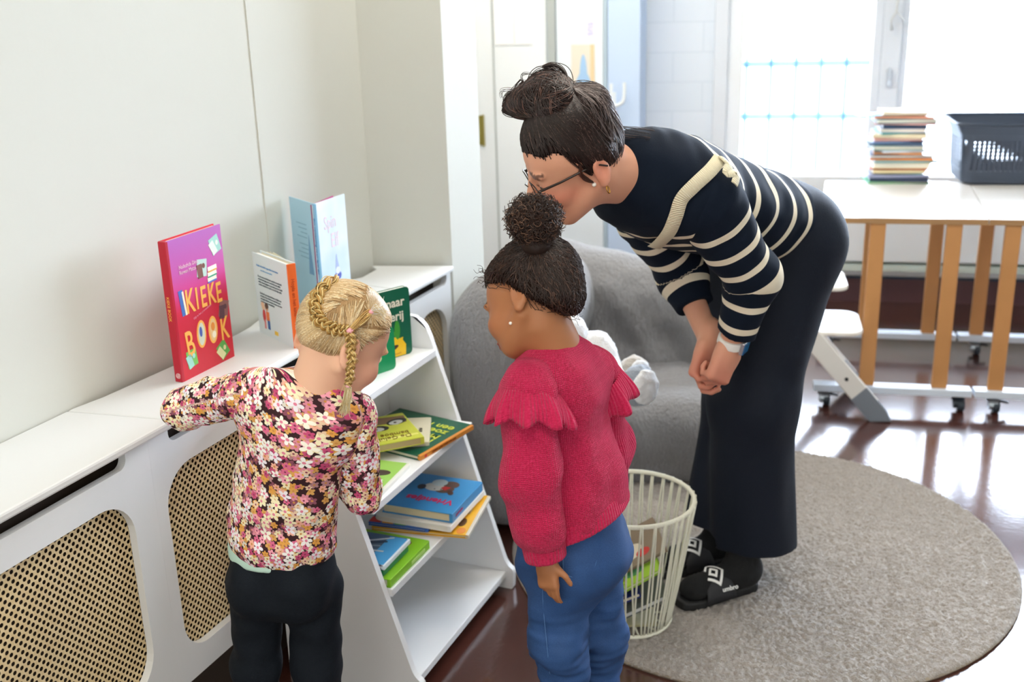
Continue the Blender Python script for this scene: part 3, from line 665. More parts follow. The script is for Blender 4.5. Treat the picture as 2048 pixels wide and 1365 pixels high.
blob(b1, 'printed_book', quad(.028, .178, .007, .030, .1), '#3f6db8', .0006); blob(b1, 'printed_page', quad(.035, .176, .003, .028, .1), '#efe4c6', .0008)
def spine_text(root, body, z, size, col, **k):                # runs down the back edge, read from outside the spine
    return text('spine_lettering', body, size, mat('ink_' + col, col, .5), root, frameM((-.0046, size * .35, z), (0, 0, -1), (0, -1, 0)), **k)
text('spine_lettering', 'KIEKE BOOK', .010, mat('ink_' + OR, OR, .5), b1, frameM((-.0046, .004, .20), (0, 0, -1), (0, -1, 0)), xs=1.0)
lg = MB(); lg.lathe([(.0075, 0), (.0075, .0006)], n=24); lgo = text('publisher_mark', '@', .013, mat('ink_#f2d9d9', '#f2d9d9', .5), b1, frameM((-.0046, .006, .012), (0, -1, 0), (0, 0, 1)))

# light blue picture book standing open
bs = np.array([-1.600, 2.432, ZT])
b2 = thing('picture_book', 'light blue picture book standing open in a V behind the white one', 'book', M=_stand(bs, bs + np.array([0.0, 1, 0])))
Minv = np.linalg.inv(_stand(bs, bs + np.array([0.0, 1, 0])))
tr_ = nrm(np.array([-1.48, 2.386]) - np.array([-1.553, 2.354])); tl_ = nrm(np.array([-1.61, 2.34]) - np.array([-1.553, 2.354]))
def leafM(d): x = Minv[:3, :3] @ np.array([*d, 0]); return x
def plate(par, nm, m, x, l, h, t, off=0, z0=0.0):
    x = nrm(x); y = np.cross(UP, x); mb = MB()
    mb.prism([(0.0 + .003, off - t / 2), (l, off - t / 2), (l, off + t / 2), (.003, off + t / 2)], z0, h, lambda a, b, c: tuple(x * a + y * b + UP * c)); return mb.build(nm, m, par), x, y
def icy():
    m, nt, p = new_mat('icy_blue_cover'); t = nt.nodes.new('ShaderNodeTexCoord'); x, y, z = sepxyz(nt, t.outputs['Object']); n = nt.nodes.new('ShaderNodeTexNoise'); n.inputs['Scale'].default_value = 9; nt.links.new(t.outputs['Object'], n.inputs['Vector'])
    f = xmin(xmax((X(n.outputs['Fac']) * .9 + (z * -1.4) + .1), 0.0), 1.0); nt.links.new(mixc(nt, f, C('#f1f8fe'), C('#8fc3ea')), p.inputs['Base Color']); p.inputs['Roughness'].default_value = .3; return m
m_icy = icy(); H2 = .300
fr, xr, yr = plate(b2, 'front_cover', m_icy, leafM([.02, 1.0]), .146, H2, .003)
bc, xl, yl = plate(b2, 'back_cover', mat('sky_blue_cover', '#a9cfe2', .35), leafM([-.86, .51]), .147, H2, .003)
plate(b2, 'page_block', mat('pages_white', '#f4f1ec', .8), leafM([-.02, 1.0]), .141, H2 - .006, .006, .006, .004)
plate(b2, 'endpaper', mat('magenta_paper', '#b73a7c', .6), leafM([-.10, 1.0]), .138, H2 - .004, .001, .012, .004)
MB().beam((0, 0, 0), (0, 0, H2), .016, .006, leafM([.75, -.66])).build('spine', mat('spine_blue', '#86bfe3', .35), b2)
sd = leafM([.75, -.66]); sn = np.cross(UP, sd)
if sn @ (Minv[:3, :3] @ -AXH) < 0: sn = -sn
text('spine_lettering', 'Een verrassing voor Spin Elf', .0135, mat('ink_#2f7fc0', '#2f7fc0', .5), b2, frameM(sn * .0036 + UP * .262 + sd * -.004, (0, 0, -1), np.cross(sn, (0, 0, -1))), bold=.0003)
fo = yr if yr @ (Minv[:3, :3] @ -AXH) > 0 else -yr
xt = xr if np.cross(xr, UP) @ fo > 0 else -xr
for s_, z_, x_, sz in (('Spin', .222, .035, .050), ('Elf', .168, .062, .056)):
    text('title_lettering', s_, sz, mat('ink_#e6d3df', '#e9d9e6', .5), b2, frameM(xr * x_ + fo * .002 + UP * z_, xt, UP), xs=.7)
def on_leaf(nm, pts, col, x, f, lift):
    MB().prism(pts, .0012, .0018 + lift, lambda a, b, c: tuple(x * a + UP * b + f * c)).build(nm, mat('ink_' + col, col, .5), b2)
on_leaf('printed_figure', oval(.085, .085, .016, .012), '#4b58b8', xr, fo, .0004); on_leaf('printed_hat', [(.073, .095), (.095, .095), (.083, .145)], '#a9b9e4', xr, fo, .0004); on_leaf('printed_snow', oval(.085, .10, .012, .010), '#dfe7f6', xr, fo, .0006)
fo2 = yl if yl @ (Minv[:3, :3] @ -AXH) > 0 else -yl
for k in range(8): on_leaf('printed_line', quad(.085 - (k % 3) * .006, .235 - k * .012 - (k // 4) * .008, .03 - (k % 3) * .005, .0012, .0), '#7fa9c2', xl, fo2, .0002)
on_leaf('printed_hat', [(.03, .10), (.058, .10), (.045, .21)], '#6f9cc4', xl, fo2, .0003)

# white book showing its back cover, orange spine on its right
p, q = np.array((-1.500, 2.158, ZT)), np.array((-1.662, 2.247, ZT))
b3 = thing('picture_book', 'small white book with an orange spine, back cover with text outward', 'book', M=_stand(p, q))
m_w3 = mat('white_cover', '#dfe8ea', .4); W3, H3 = .185, .212
xw = np.array([1, 0, 0])
MB().box(0, W3, -.012, -.0098, 0, H3).build('front_cover', m_w3, b3)
MB().box(0, W3, .0098, .012, 0, H3).build('back_cover', m_w3, b3)
MB().box(-.002, .001, -.012, .012, 0, H3).build('spine', mat('orange_spine', '#f0702e', .4), b3, bevel=.001)
MB().box(.001, W3 - .004, -.003, .0075, .004, H3 - .004).build('page_block', mat('pages_white', '#f4f1ec', .8), b3)
for k in range(5):
    a = -.06 - .10 * k; MB().prism([(0.002, -.004 - .0008 * k), (.17 * math.cos(a), -.004 + .17 * math.sin(a) * .35), (.17 * math.cos(a), -.0036 + .17 * math.sin(a) * .35), (.002, -.0036 - .0008 * k)], .004, H3 - .002).build('fanned_page', mat('pages_#e9e4cc', '#e9e4cc', .8), b3)
# the back cover is the face seen; its text runs from fore edge to spine
def on_b3(nm, body, size, x, z, col): text(nm, body, size, mat('ink_' + col, col, .6), b3, frameM((x, .0124, z), (-1, 0, 0), (0, 0, 1)), spacing=1.05)
on_b3('lettering', 'Hopla en het kind vragen elkaar iets nieuws', .0066, .165, .180, '#5a93c6'); on_b3('lettering', 'over delen en samen spelen', .0056, .145, .170, '#7fb0d6')
on_b3('lettering', 'Er was eens een kind met een bal en een boek\nen het boek ging over een bal die niet wilde\nrollen. Samen gingen ze op zoek naar het einde\nvan het verhaal en vonden een hele fijne plek', .0068, .163, .152, '#53626b')
on_b3('lettering', 'Een boek om samen te lezen, te kijken en\nte lachen. Voor kinderen vanaf drie jaar,\nmet grote platen en korte zinnen om mee\nte praten over vriendschap', .0068, .160, .108, '#53626b')
def b3blob(nm, pts, col, lift=.0004): MB().prism(pts, .0119, .0124 + lift, lambda x, y, z: (x, z, y)).build(nm, mat('ink_' + col, col, .5), b3)
b3blob('printed_child', oval(.148, .052, .008, .017), '#d43a3a'); b3blob('printed_head', oval(.150, .076, .008, .009), '#f1c8a2', .0005); b3blob('printed_hair', oval(.152, .080, .009, .008), '#eec0a0', .0003); b3blob('printed_legs', quad(.146, .030, .004, .012), '#e88c8c')
b3blob('printed_child', quad(.128, .054, .008, .012), '#ee7a3c'); b3blob('printed_head', oval(.131, .076, .008, .009), '#d9a27e', .0005); b3blob('printed_hair', oval(.130, .081, .009, .008), '#5b3a2c', .0006); b3blob('printed_legs', quad(.126, .032, .006, .012), '#2e5fa3')
b3blob('printed_label', quad(.088, .018, .009, .005), '#f0c63e')
text('spine_lettering', 'Hopla en het kind', .012, mat('ink_#c24d1c', '#b8481c', .5), b3, frameM((-.0026, -.003, .17), (0, 0, -1), (0, -1, 0))) if False else text('spine_lettering', 'Hopla en het kind', .013, mat('ink_#b8481c', '#b8481c', .5), b3, frameM((-.0026, .004, .175), (0, 0, -1), (0, -1, 0)))
text('spine_lettering', 'Mia Vos', .012, mat('ink_#ffffff', '#ffffff', .5), b3, frameM((-.0026, .004, .065), (0, 0, -1), (0, -1, 0)))

# green board books on the rack's top shelf
def green_book(p, q, label, w, h, col):
    return book('board_book', label, _stand(p, q), w, h, .016, col, board=True, pages='#e6e4da')
g1 = green_book((-1.432, 2.352, .7), (-1.372, 2.482, .7), 'dark green board book with cream title and a yellow animal, rear one', .15, .187, '#0f6248')
cover_text(g1, 'naar', .132, .140, .034, '#f0ead8', align='RIGHT', bold=.0006); cover_text(g1, 'erij', .128, .102, .034, '#f0ead8', align='RIGHT', bold=.0006)
cover_text(g1, 'Hup', .012, .140, .034, '#f0ead8', bold=.0006)
blob(g1, 'printed_animal', [(.06, .002), (.128, .002), (.130, .030), (.120, .045), (.122, .052), (.108, .050), (.11, .058), (.095, .056), (.08, .066), (.062, .06)], '#f2c318', .0007)
blob(g1, 'printed_animal', oval(.068, .060, .022, .032, .2), '#e08a2a', .0009); blob(g1, 'printed_mouth', oval(.088, .028, .017, .006, .25), '#4a2b22', .0011); blob(g1, 'printed_nose', oval(.075, .045, .007, .007), '#5b3322', .0013)
blob(g1, 'printed_cactus', oval(.104, .075, .009, .026), '#3f9a35', .0008); blob(g1, 'printed_cactus', quad(.094, .066, .008, .006), '#3f9a35', .0009); cover_text(g1, 'Boekenwerk', .072, .008, .008, '#c07a1c')
g2 = green_book((-1.404, 2.222, .7), (-1.352, 2.362, .7), 'bright green board book in front of the dark green one', .15, .115, '#12935a')
blob(g2, 'printed_flower', oval(.075, .055, .018, .012, .4), '#f3efe0', .0008); blob(g2, 'printed_flower', oval(.098, .060, .012, .008), '#e8c33a', .001); blob(g2, 'printed_flower', oval(.062, .036, .010, .010), '#d8473a', .0009); blob(g2, 'printed_flower', oval(.09, .04, .014, .010), '#e7dfae', .0007)

# shelf two
def flat(name, label, A, Bp, z0, t, w, cover, **k):           # lies face up, spine from A (book top) to Bp
    h = math.hypot(A[0] - Bp[0], A[1] - Bp[1]); return book(name, label, flatM(A, Bp, z0 + t / 2), w, h, t, cover, **k), h
Z2 = .500
k1, h = flat('picture_book', 'large dark green picture book with yellow lettering and orange spine on the second shelf', (-1.233, 2.252), (-1.191, 2.484), Z2, .013, .25, '#0d5a43', spine='#d98a2b')
cover_text(k1, 'Kleine\nMuis\nzoekt\neen huis', .026, h - .100, .040, '#c9d44a', bold=.0006, spacing=.80, name='title_lettering')
blob(k1, 'printed_mouse', oval(.10, .20, .022, .020, .3), '#4b4037', .0007); blob(k1, 'printed_mouse', oval(.12, .205, .013, .013), '#5c4f42', .0009)
text('spine_lettering', 'Kleine Muis zoekt een huis', .0095, mat('ink_#8a3b12', '#8a3b12', .5), k1, frameM((-.0046, -.003, h - .05), (0, 0, -1), (0, 1, 0)))
MB().prism(oval(0, h - .022, .004, .005), -.0050, -.0042, lambda x, y, z: (z, x, y)).build('printed_heart', mat('ink_#c8322a', '#c8322a', .5), k1)
k2, h = flat('card_book', 'cream book with a dark strip lying at the back of the second shelf', (-1.24, 2.315), (-1.312, 2.470), Z2 + .0135, .011, .16, '#d9d3bd')
blob(k2, 'printed_strip', quad(.085, .085, .028, .055), '#164f3e'); blob(k2, 'printed_mark', quad(.072, .072, .012, .014), '#d2392f', .0011); blob(k2, 'printed_mark', quad(.09, .082, .008, .016), '#274a8a', .0010)
cover_text(k2, 'MUIS', .026, .075, .013, '#3b3b34', ang=1.57, name='title_lettering')
k3, h = flat('board_book', 'lime yellow board book with a panda face lying on the dark green book', (-1.244, 2.298), (-1.376, 2.427), Z2 + .0255, .020, .150, '#c9cf4a', board=True, pages='#b9a777')
blob(k3, 'printed_stalk', quad(.075, .16, .072, .006, .05), '#e3e27a', .0006); blob(k3, 'printed_branch', quad(.075, .035, .073, .022, -.12), '#8a6a52', .0006)
for cx_, cz_, a in ((.030, .055, .3), (.090, .082, -.2)):
    blob(k3, 'printed_panda', oval(cx_, cz_, .030, .018, a), '#2b2a2c', .0008); blob(k3, 'printed_panda', oval(cx_ + .004, cz_ + .006, .020, .013, a), '#cfd2cf', .0011); blob(k3, 'printed_eye', oval(cx_ + .006, cz_ + .006, .0045, .004, a), '#3a3030', .0014)
blob(k3, 'printed_scarf', oval(.132, .09, .016, .026), '#cf3a2e', .0009)
cover_text(k3, 'De Gelukk\nbamboe', .020, .148, .028, '#7a5a1c', name='title_lettering', spacing=.8, shear=.15, xs=.85)
k4, h = flat('picture_book', 'light green thin book at the near end of the second shelf', (-1.227, 2.030), (-1.240, 2.210), Z2, .010, .20, '#9fcf62', pages='#eee8dc', spine='#e6e6dc')
cover_text(k4, 'Dieren op\nde boerderij', .02, h - .03, .020, '#e8f2d0', name='title_lettering', spacing=.85); blob(k4, 'printed_cow', oval(.05, .07, .030, .016, .2), '#4a3a35'); blob(k4, 'printed_block', quad(.04, .115, .018, .010), '#dfeccb')
# shelf three, right pile
Z3 = .290
y1, h = flat('picture_book', 'yellow picture book with a grey animal, lowest of the pile on the third shelf', (-1.118, 2.272), (-1.156, 2.500), Z3, .010, .26, '#eab22c', pages='#e9d9a8', spine='#cfc9b8')
blob(y1, 'printed_animal', quad(.045, .085, .020, .030), '#a59a86'); blob(y1, 'printed_animal', oval(.03, .165, .010, .022), '#5a3b22', .0009); blob(y1, 'printed_patch', oval(.022, .21, .012, .016), '#e08a2e', .0008)
y2, h = flat('picture_book', 'rainbow edged book poking out left between yellow and white books', (-1.222, 2.250), (-1.240, 2.440), Z3 + .0105, .008, .165, '#2d62b5', pages='#d9e0ea')
for k, c in enumerate(('#d8332c', '#f0a52c', '#5cab3e', '#2f7fc4')): blob(y2, 'printed_stripe', quad(.150 - .036 * k, .17, .016, .014), c)
y3, h = flat('board_book', 'thick white padded book under the blue one on the third shelf', (-1.160, 2.256), (-1.166, 2.482), Z3 + .0190, .016, .225, '#f1eee6', board=True, r=.03, pages='#ece6d8')
y4, h = flat('picture_book', 'thick bright blue book with two cuddling dogs and red title, top of the pile', (-1.163, 2.275), (-1.168, 2.476), Z3 + .0355, .026, .200, '#3f95d2', pages='#e3d3ac')
cover_text(y4, 'Vriendjes', .020, h - .068, .036, '#d6245c', bold=.001, name='title_lettering')
blob(y4, 'printed_dog', oval(.075, .075, .026, .022, .3), '#6a4f43', .0007); blob(y4, 'printed_dog', oval(.108, .070, .030, .022, -.2), '#d8d4c8', .0009); blob(y4, 'printed_ear', oval(.052, .09, .008, .014, .6), '#54392f', .0010); blob(y4, 'printed_ear', oval(.142, .078, .012, .014, .2), '#30313a', .0010)
blob(y4, 'printed_dog', oval(.070, .045, .024, .020), '#6f5244', .0008); blob(y4, 'printed_dog', oval(.104, .042, .022, .020), '#cbd6d2', .0010); blob(y4, 'printed_heart', [(.062, .062), (.082, .060), (.088, .072), (.072, .082)], '#d2352f', .0013)
for cx_, cz_ in ((.084, .08), (.102, .082)): blob(y4, 'printed_eye', oval(cx_, cz_, .002, .002), '#2a2222', .0015)
text('spine_lettering', 'Vriendjes', .012, mat('ink_#b8306a', '#b8306a', .5), y4, frameM((-.0046, -.003, h - .02), (0, 0, -1), (0, 1, 0)))
# shelf three, near pile
v1, h = flat('picture_book', 'lime green hardback under the grey photo book on the third shelf', (-1.190, 1.990), (-1.190, 2.195), Z3, .022, .20, '#86c522', pages='#e9e6d6')
blob(v1, 'printed_bear', oval(.052, .035, .020, .014), '#8a5a2e', .0007); blob(v1, 'printed_bear', oval(.040, .03, .008, .008), '#6f4624', .0010); blob(v1, 'printed_bear', oval(.066, .03, .008, .008), '#6f4624', .0010); blob(v1, 'printed_shoe', oval(.04, .12, .02, .012, .4), '#4a3a3a', .0009); blob(v1, 'printed_shoe', oval(.045, .138, .014, .007, .3), '#b83a3a', .0010)
MB().box(-.0062, -.0045, -.004, .004, .03, .10).build('spine_label', mat('ink_#b6dd7a', '#b6dd7a', .5), v1)
v2, h = flat('box_book', 'dark green boxed book between the lime hardback and grey photo book', (-1.212, 1.995), (-1.214, 2.128), Z3 + .0225, .020, .12, '#157a4c', pages='#1a6b46')
v3, h = flat('picture_book', 'grey blue photo book on top of the near pile on the third shelf', (-1.205, 1.992), (-1.209, 2.132), Z3 + .043, .012, .14, '#4c6079', pages='#f2f4f6', spine='#dfe7ee')
blob(v3, 'printed_sky', quad(.025, .07, .024, .066), '#4aa0d8', .0005)
for k in range(6): blob(v3, 'printed_streak', quad(.075 + .01 * (k % 3), .03 + .017 * k, .045, .003, .5 - .15 * k), ('#c3c9cf', '#2b3a50', '#8a98a8')[k % 3], .0007 + .0001 * k)

# tall pile of books on the rolling table
pile = [('green', '#1f9a63', .26, .19, .010, 0, 4), ('white and navy', '#20304f', .24, .19, .016, .01, -3), ('grey and violet', '#8d93b0', .25, .18, .014, .0, 2), ('teal', '#1c7f7c', .20, .16, .006, .01, -6), ('cream', '#d8c89c', .22, .18, .014, .0, 3), ('brick red', '#b4553f', .24, .17, .008, .005, -2),
        ('pale yellow', '#e0cf98', .24, .19, .024, .012, 1), ('sage grey', '#7d9a98', .26, .20, .012, .02, 5), ('orange', '#d9853f', .26, .19, .008, .012, -2), ('navy lettered', '#2c2f63', .26, .18, .014, .008, 2), ('tan', '#c98a55', .20, .17, .010, .0, -4), ('light grey', '#c9d2dc', .19, .17, .010, .012, 8),
        ('mint spotted', '#7fb3a0', .21, .17, .020, -.005, 2), ('slate', '#39516f', .22, .18, .012, -.01, -5), ('grey blue', '#5d7fa4', .25, .18, .008, -.02, 14), ('coral', '#d8604e', .20, .17, .012, -.01, 1), ('ivory', '#dccfae', .22, .17, .018, .0, -3), ('aqua', '#2f9a9a', .19, .16, .006, .0, 10),
        ('pale lilac', '#c2bcd2', .19, .17, .018, .012, -2), ('dark blue', '#173a5c', .18, .16, .016, .01, 3), ('pink striped', '#c99a94', .25, .18, .008, .022, -6), ('deep teal', '#126e78', .25, .19, .018, .015, 4), ('salmon', '#d99478', .24, .17, .010, .012, -3), ('sky blue', '#5aa0c8', .28, .12, .004, -.05, 12), ('cream topped', '#cdb48c', .19, .16, .014, .012, 2)]
ORD = 'lowest,second lowest,third lowest,fourth lowest,fifth lowest,sixth lowest,seventh lowest,eighth lowest,ninth lowest,tenth lowest,eleventh lowest,twelfth lowest,middle,twelfth from the top,eleventh from the top,tenth from the top,ninth from the top,eighth from the top,seventh from the top,sixth from the top,fifth from the top,fourth from the top,third from the top,second from the top,topmost'.split(',')
zz = .7645
for i, (nm, colr, w, h, t, off, rot) in enumerate(pile):
    t *= .95; cc = W(-.075 + off, -.73, zz + t / 2); a = TH + math.radians(rot); d = np.array([math.cos(a), math.sin(a), 0]); e = np.array([-d[1], d[0], 0])
    # long fore edge or spine faces the camera: book height runs along the pile's width
    z_ = d if i % 3 == 0 else -d; y_ = -UP; x_ = np.cross(y_, z_); M = np.eye(4); M[:3, 0], M[:3, 1], M[:3, 2] = x_, y_, z_; M[:3, 3] = cc - x_ * h / 2 - z_ * w / 2
    bb = book('stacked_book', nm + ' book, ' + ORD[i] + ' in the tall pile on the table', M, h, w, t, colr, pages=('#efe9da', '#e2e6ee', '#d9cdb2')[i % 3], group='books piled on the rolling table')
    zz += t + .0004

# ---------------------------------------------------------------- corded basket with books
rb = thing('cord_basket', 'round white wire basket strung with cord, standing on the rug with books inside', 'basket', (-.747, 2.482, .017))
m_cord = mat('white_cord', '#e9e8d6', .8, bump=.4, bscale=400); ZR, RT_, RB_ = .352, .163, .108
def ring(r, z, n=56): return [(r * math.cos(2 * math.pi * k / n), r * math.sin(2 * math.pi * k / n), z) for k in range(n)]
MB().tube(ring(RT_, ZR), .0062, 10, closed=True).build('rim', m_cord, rb, smooth=True)
MB().tube(ring(RB_, .007), .0055, 10, closed=True).build('bottom_ring', m_cord, rb, smooth=True)
mbx = MB()
for k in range(6): a = math.pi * k / 6; mbx.tube([(RB_ * math.cos(a), RB_ * math.sin(a), .006), (-RB_ * math.cos(a), -RB_ * math.sin(a), .006)], .003, 6)
mbx.build('bottom_wires', m_cord, rb, smooth=True)
rr_ = random.Random(4); nk = 34
for k in range(nk):
    a0 = 2 * math.pi * k / nk + rr_.uniform(-.03, .03)
    for sgn in (-1, 1):
        at0 = a0 + sgn * .012; ab = a0 + sgn * rr_.uniform(.03, .11) + .03
        pts = [((RT_ + .005) * math.cos(at0), (RT_ + .005) * math.sin(at0), ZR + .004)]
        for f in (0.33, .66, 1.0):
            r = RT_ + (RB_ - RT_) * f ** 1.25; aa = at0 + (ab - at0) * f; pts.append((r * math.cos(aa), r * math.sin(aa), ZR * (1 - f) + .008 * f))
        MB().tube(path(pts, 8), .0026, 6).build('cord', m_cord, rb, smooth=True)
def tilted(name, label, c, ux, uz, w, h, t, col, **k):        # c is the middle; ux along the width, uz along the height
    x = nrm(ux); z = np.array(uz, float); z = nrm(z - x * (x @ z)); y = np.cross(z, x); M = np.eye(4); M[:3, 0], M[:3, 1], M[:3, 2] = x, y, z; M[:3, 3] = np.array(c) - x * w / 2 - z * h / 2
    return book(name, label, M, w, h, t, col, **k)
bc_ = np.array([-.747, 2.482, 0.])
ur = nrm(RT * .86 + UP * .40 + AXH * .1)
def inb(dx, dz, dy): return bc_ + RT * dx + UP * dz + AXH * dy
q1 = tilted('magazine', 'cream booklet lying flat on the bottom of the corded basket', inb(.0, .030, .0), RT, AXH, .13, .13, .006, '#d8d2a8', cat='magazine')
q2 = tilted('picture_book', 'grey and white book tilted in the corded basket, underneath the others', inb(.012, .085, -.01), RT * .86 + UP * .42, AXH - RT * .1, .17, .13, .016, '#6d736c', pages='#eef0f0')
q3 = tilted('picture_book', 'navy blue book tilted low in the corded basket, title in white', inb(-.032, .106, -.012), RT * .9 + UP * .36, AXH, .11, .12, .014, '#22307f')
cover_text(q3, 'BOEK', .02, .02, .02, '#ffffff')
q4 = tilted('picture_book', 'lime green picture book tilted near the top of the corded basket', inb(-.012, .150, -.008), RT * .83 + UP * .5, AXH + UP * .05, .19, .13, .012, '#a4cf3c', pages='#dfe8b0')
blob(q4, 'printed_leaf', oval(.12, .05, .03, .02), '#4f9a5a'); cover_text(q4, 'Het bos\nis groen', .02, .03, .022, '#8a7a2a')
q5 = tilted('picture_book', 'brown and red picture book on top of the pile in the corded basket', inb(.0, .200, .030), RT * .85 + UP * .48, AXH + UP * .45, .19, .12, .010, '#8d7b66')
blob(q5, 'printed_dog', oval(.10, .045, .034, .022, .2), '#e4d8c2'); blob(q5, 'printed_patch', oval(.13, .03, .020, .012, .1), '#cf3a34', .0010); blob(q5, 'printed_patch', oval(.06, .03, .02, .012), '#b35a4a', .0009)
# ================================================================ armchair under a grey throw, soft toy on it
sf = thing('armchair', 'low rounded armchair draped in a crinkled grey throw', 'armchair', (0, 0, 0))
def throw_mat():
    m, nt, p = new_mat('grey_crinkle_throw'); t = nt.nodes.new('ShaderNodeTexCoord'); mp = nt.nodes.new('ShaderNodeMapping'); mp.inputs['Scale'].default_value = (1, 1, .45); nt.links.new(t.outputs['Object'], mp.inputs['Vector'])
    n = nt.nodes.new('ShaderNodeTexNoise'); n.inputs['Scale'].default_value = 75; n.inputs['Detail'].default_value = 4; n.inputs['Distortion'].default_value = .6; nt.links.new(mp.outputs[0], n.inputs['Vector'])
    n2 = nt.nodes.new('ShaderNodeTexNoise'); n2.inputs['Scale'].default_value = 420; nt.links.new(t.outputs['Object'], n2.inputs['Vector'])
    nt.links.new(mixc(nt, n2.outputs['Fac'], C('#696b72'), C('#a3a1a0')), p.inputs['Base Color']); p.inputs['Roughness'].default_value = .85; p.inputs['Sheen Weight'].default_value = .25; p.inputs['Specular IOR Level'].default_value = .2
    bump_from(nt, p, X(n.outputs['Fac']) + X(n2.outputs['Fac']) * .15, .9, .010); return m
m_throw = throw_mat(); AX_E = np.stack([E1, E2, UP])
fold = waves(11, 10, .35, .006); fold2 = waves(12, 16, .12, .0028)
def dfold(P): return fold(P) + fold2(P * np.array([1, 1, .4]))
def drape(P):                                                  # long folds falling across the back
    q = (P - B0) @ E1; z = P[:, 2]; return fold2(P) + .010 * np.sin((q * 1.0 + z * .8) * 34 + np.sin(z * 9) * 1.4) * np.clip((.62 - z) / .3, 0, 1)
s = Sdf(); s.box(W(-1.08, -2.10, .14), (.34, .30, .15), .09, AX_E, k=.05); s.box(W(-1.08, -2.30, .20), (.33, .13, .115), .10, AX_E, k=.06)
s.cut((0, 0, .013), -UP, 6.0, .004); soft('seat', s, .010, m_throw, sf, dfold)
s = Sdf(); bt = np.stack([E1, nrm(E2 - UP * .22), nrm(UP + E2 * .22)])
s.cap(W(-1.42, -1.78, .56), W(-.80, -1.80, .47), .155, .13, k=.08); s.box(W(-1.08, -1.80, .30), (.36, .12, .28), .10, bt, k=.10)
s.cut((0, 0, .013), -UP, 6.0, .004); soft('backrest', s, .010, m_throw, sf, drape)
s = Sdf(); s.cap(W(-1.435, -2.70, .66), W(-1.39, -1.80, .52), .145, .13, k=.08); s.box(W(-1.425, -2.28, .34), (.120, .52, .33), .10, AX_E, k=.12); s.ell(W(-1.435, -2.72, .52), (.14, .14, .28), AX_E, k=.08)
s.cut((0, 0, .013), -UP, 6.0, .004); soft('armrest', s, .010, m_throw, sf, dfold)
s = Sdf(); s.cap(W(-.78, -2.30, .26), W(-.78, -1.75, .30), .075, .075, k=.05); s.box(W(-.78, -2.05, .15), (.07, .28, .15), .06, AX_E, k=.08)
s.cut((0, 0, .013), -UP, 6.0, .004); soft('armrest', s, .012, m_throw, sf, dfold)

# soft toy rabbit half hidden behind the child in red
pc = at(1255, 770, 2.95)
pl = thing('soft_toy', 'grey and white plush animal slumped on the armchair seat', 'soft toy', (0, 0, 0))
m_plw = mat('plush_white', '#eceff3', .95, bump=.8, bscale=260, sheen=.4); m_plg = mat('plush_grey', '#98a2b0', .95, bump=.8, bscale=260, sheen=.4); m_plb = mat('plush_beige', '#b9b2a8', .95, bump=.8, bscale=260, sheen=.4)
fz = waves(21, 18, .02, .0022)
s = Sdf(); s.ell(at(1185, 735, 2.98), (.075, .075, .10), k=.03); s.cap(at(1195, 690, 2.97), at(1236, 775, 2.90), .036, .034, k=.03)
soft('body', s, .006, m_plw, pl, fz)
s = Sdf(); s.ell(at(1130, 672, 2.98), (.066, .065, .072), k=.02);
soft('head', s, .006, m_plw, pl, fz)
for (u, v, d, r), mm in (((1277, 772, 2.86, .056), m_plg), ((1268, 748, 2.97, .05), m_plb)):
    c_ = at(u, v, d); ff = cdir(.55, .15, -.82); s = Sdf(); s.ell(c_, (r * .75, r, r * 1.05), np.stack([ff, nrm(np.cross(UP, ff)), np.cross(ff, nrm(np.cross(UP, ff)))]), k=.02); s.cap(c_, at(1215, 770, 2.93), r * .6, r * .5, k=.03)
    o = soft('foot', s, .005, mm, pl, fz)
    s = Sdf(); s.ell(c_ + ff * r * .50, (r * .34, r * .82, r * .9), np.stack([ff, nrm(np.cross(UP, ff)), np.cross(ff, nrm(np.cross(UP, ff)))]), k=.01); soft('sole', s, .005, m_plw, o, fz)
# ================================================================ people
m_skin = vcol_mat('skin', .5, sss=.08, bump=.05, bscale=500)
m_hair = vcol_mat('hair', .42, spec=.5); m_hairb = vcol_mat('hair_base', .85, spec=.1)
m_eye = mat('eye_white', '#f2efec', .2); m_iris = mat('iris_brown', '#3a2a20', .2)
class Fr:
    def __init__(s, o, F, U, k):
        s.o = np.array(o, float); s.F = nrm(F); s.U = nrm(np.array(U) - s.F * (np.array(U) @ s.F)); s.S = np.cross(s.U, s.F); s.k = k; s.ax = np.stack([s.F, s.S, s.U])
    def __call__(s, f, l, u): return s.o + s.k * (s.F * f + s.S * l + s.U * u)
    def loc(s, P): return (np.asarray(P) - s.o) @ s.ax.T / s.k
def cranium(S, T, off=0, k=.02, child=0):
    q = T.k
    S.ell(T(.020, 0, .040), ((.095 + off) * q, (.076 + off) * q, (.086 + off) * q), T.ax, k)
    S.ell(T(.060, 0, .045), ((.052 + off) * q, (.060 + off) * q, (.060 + off) * q), T.ax, k)
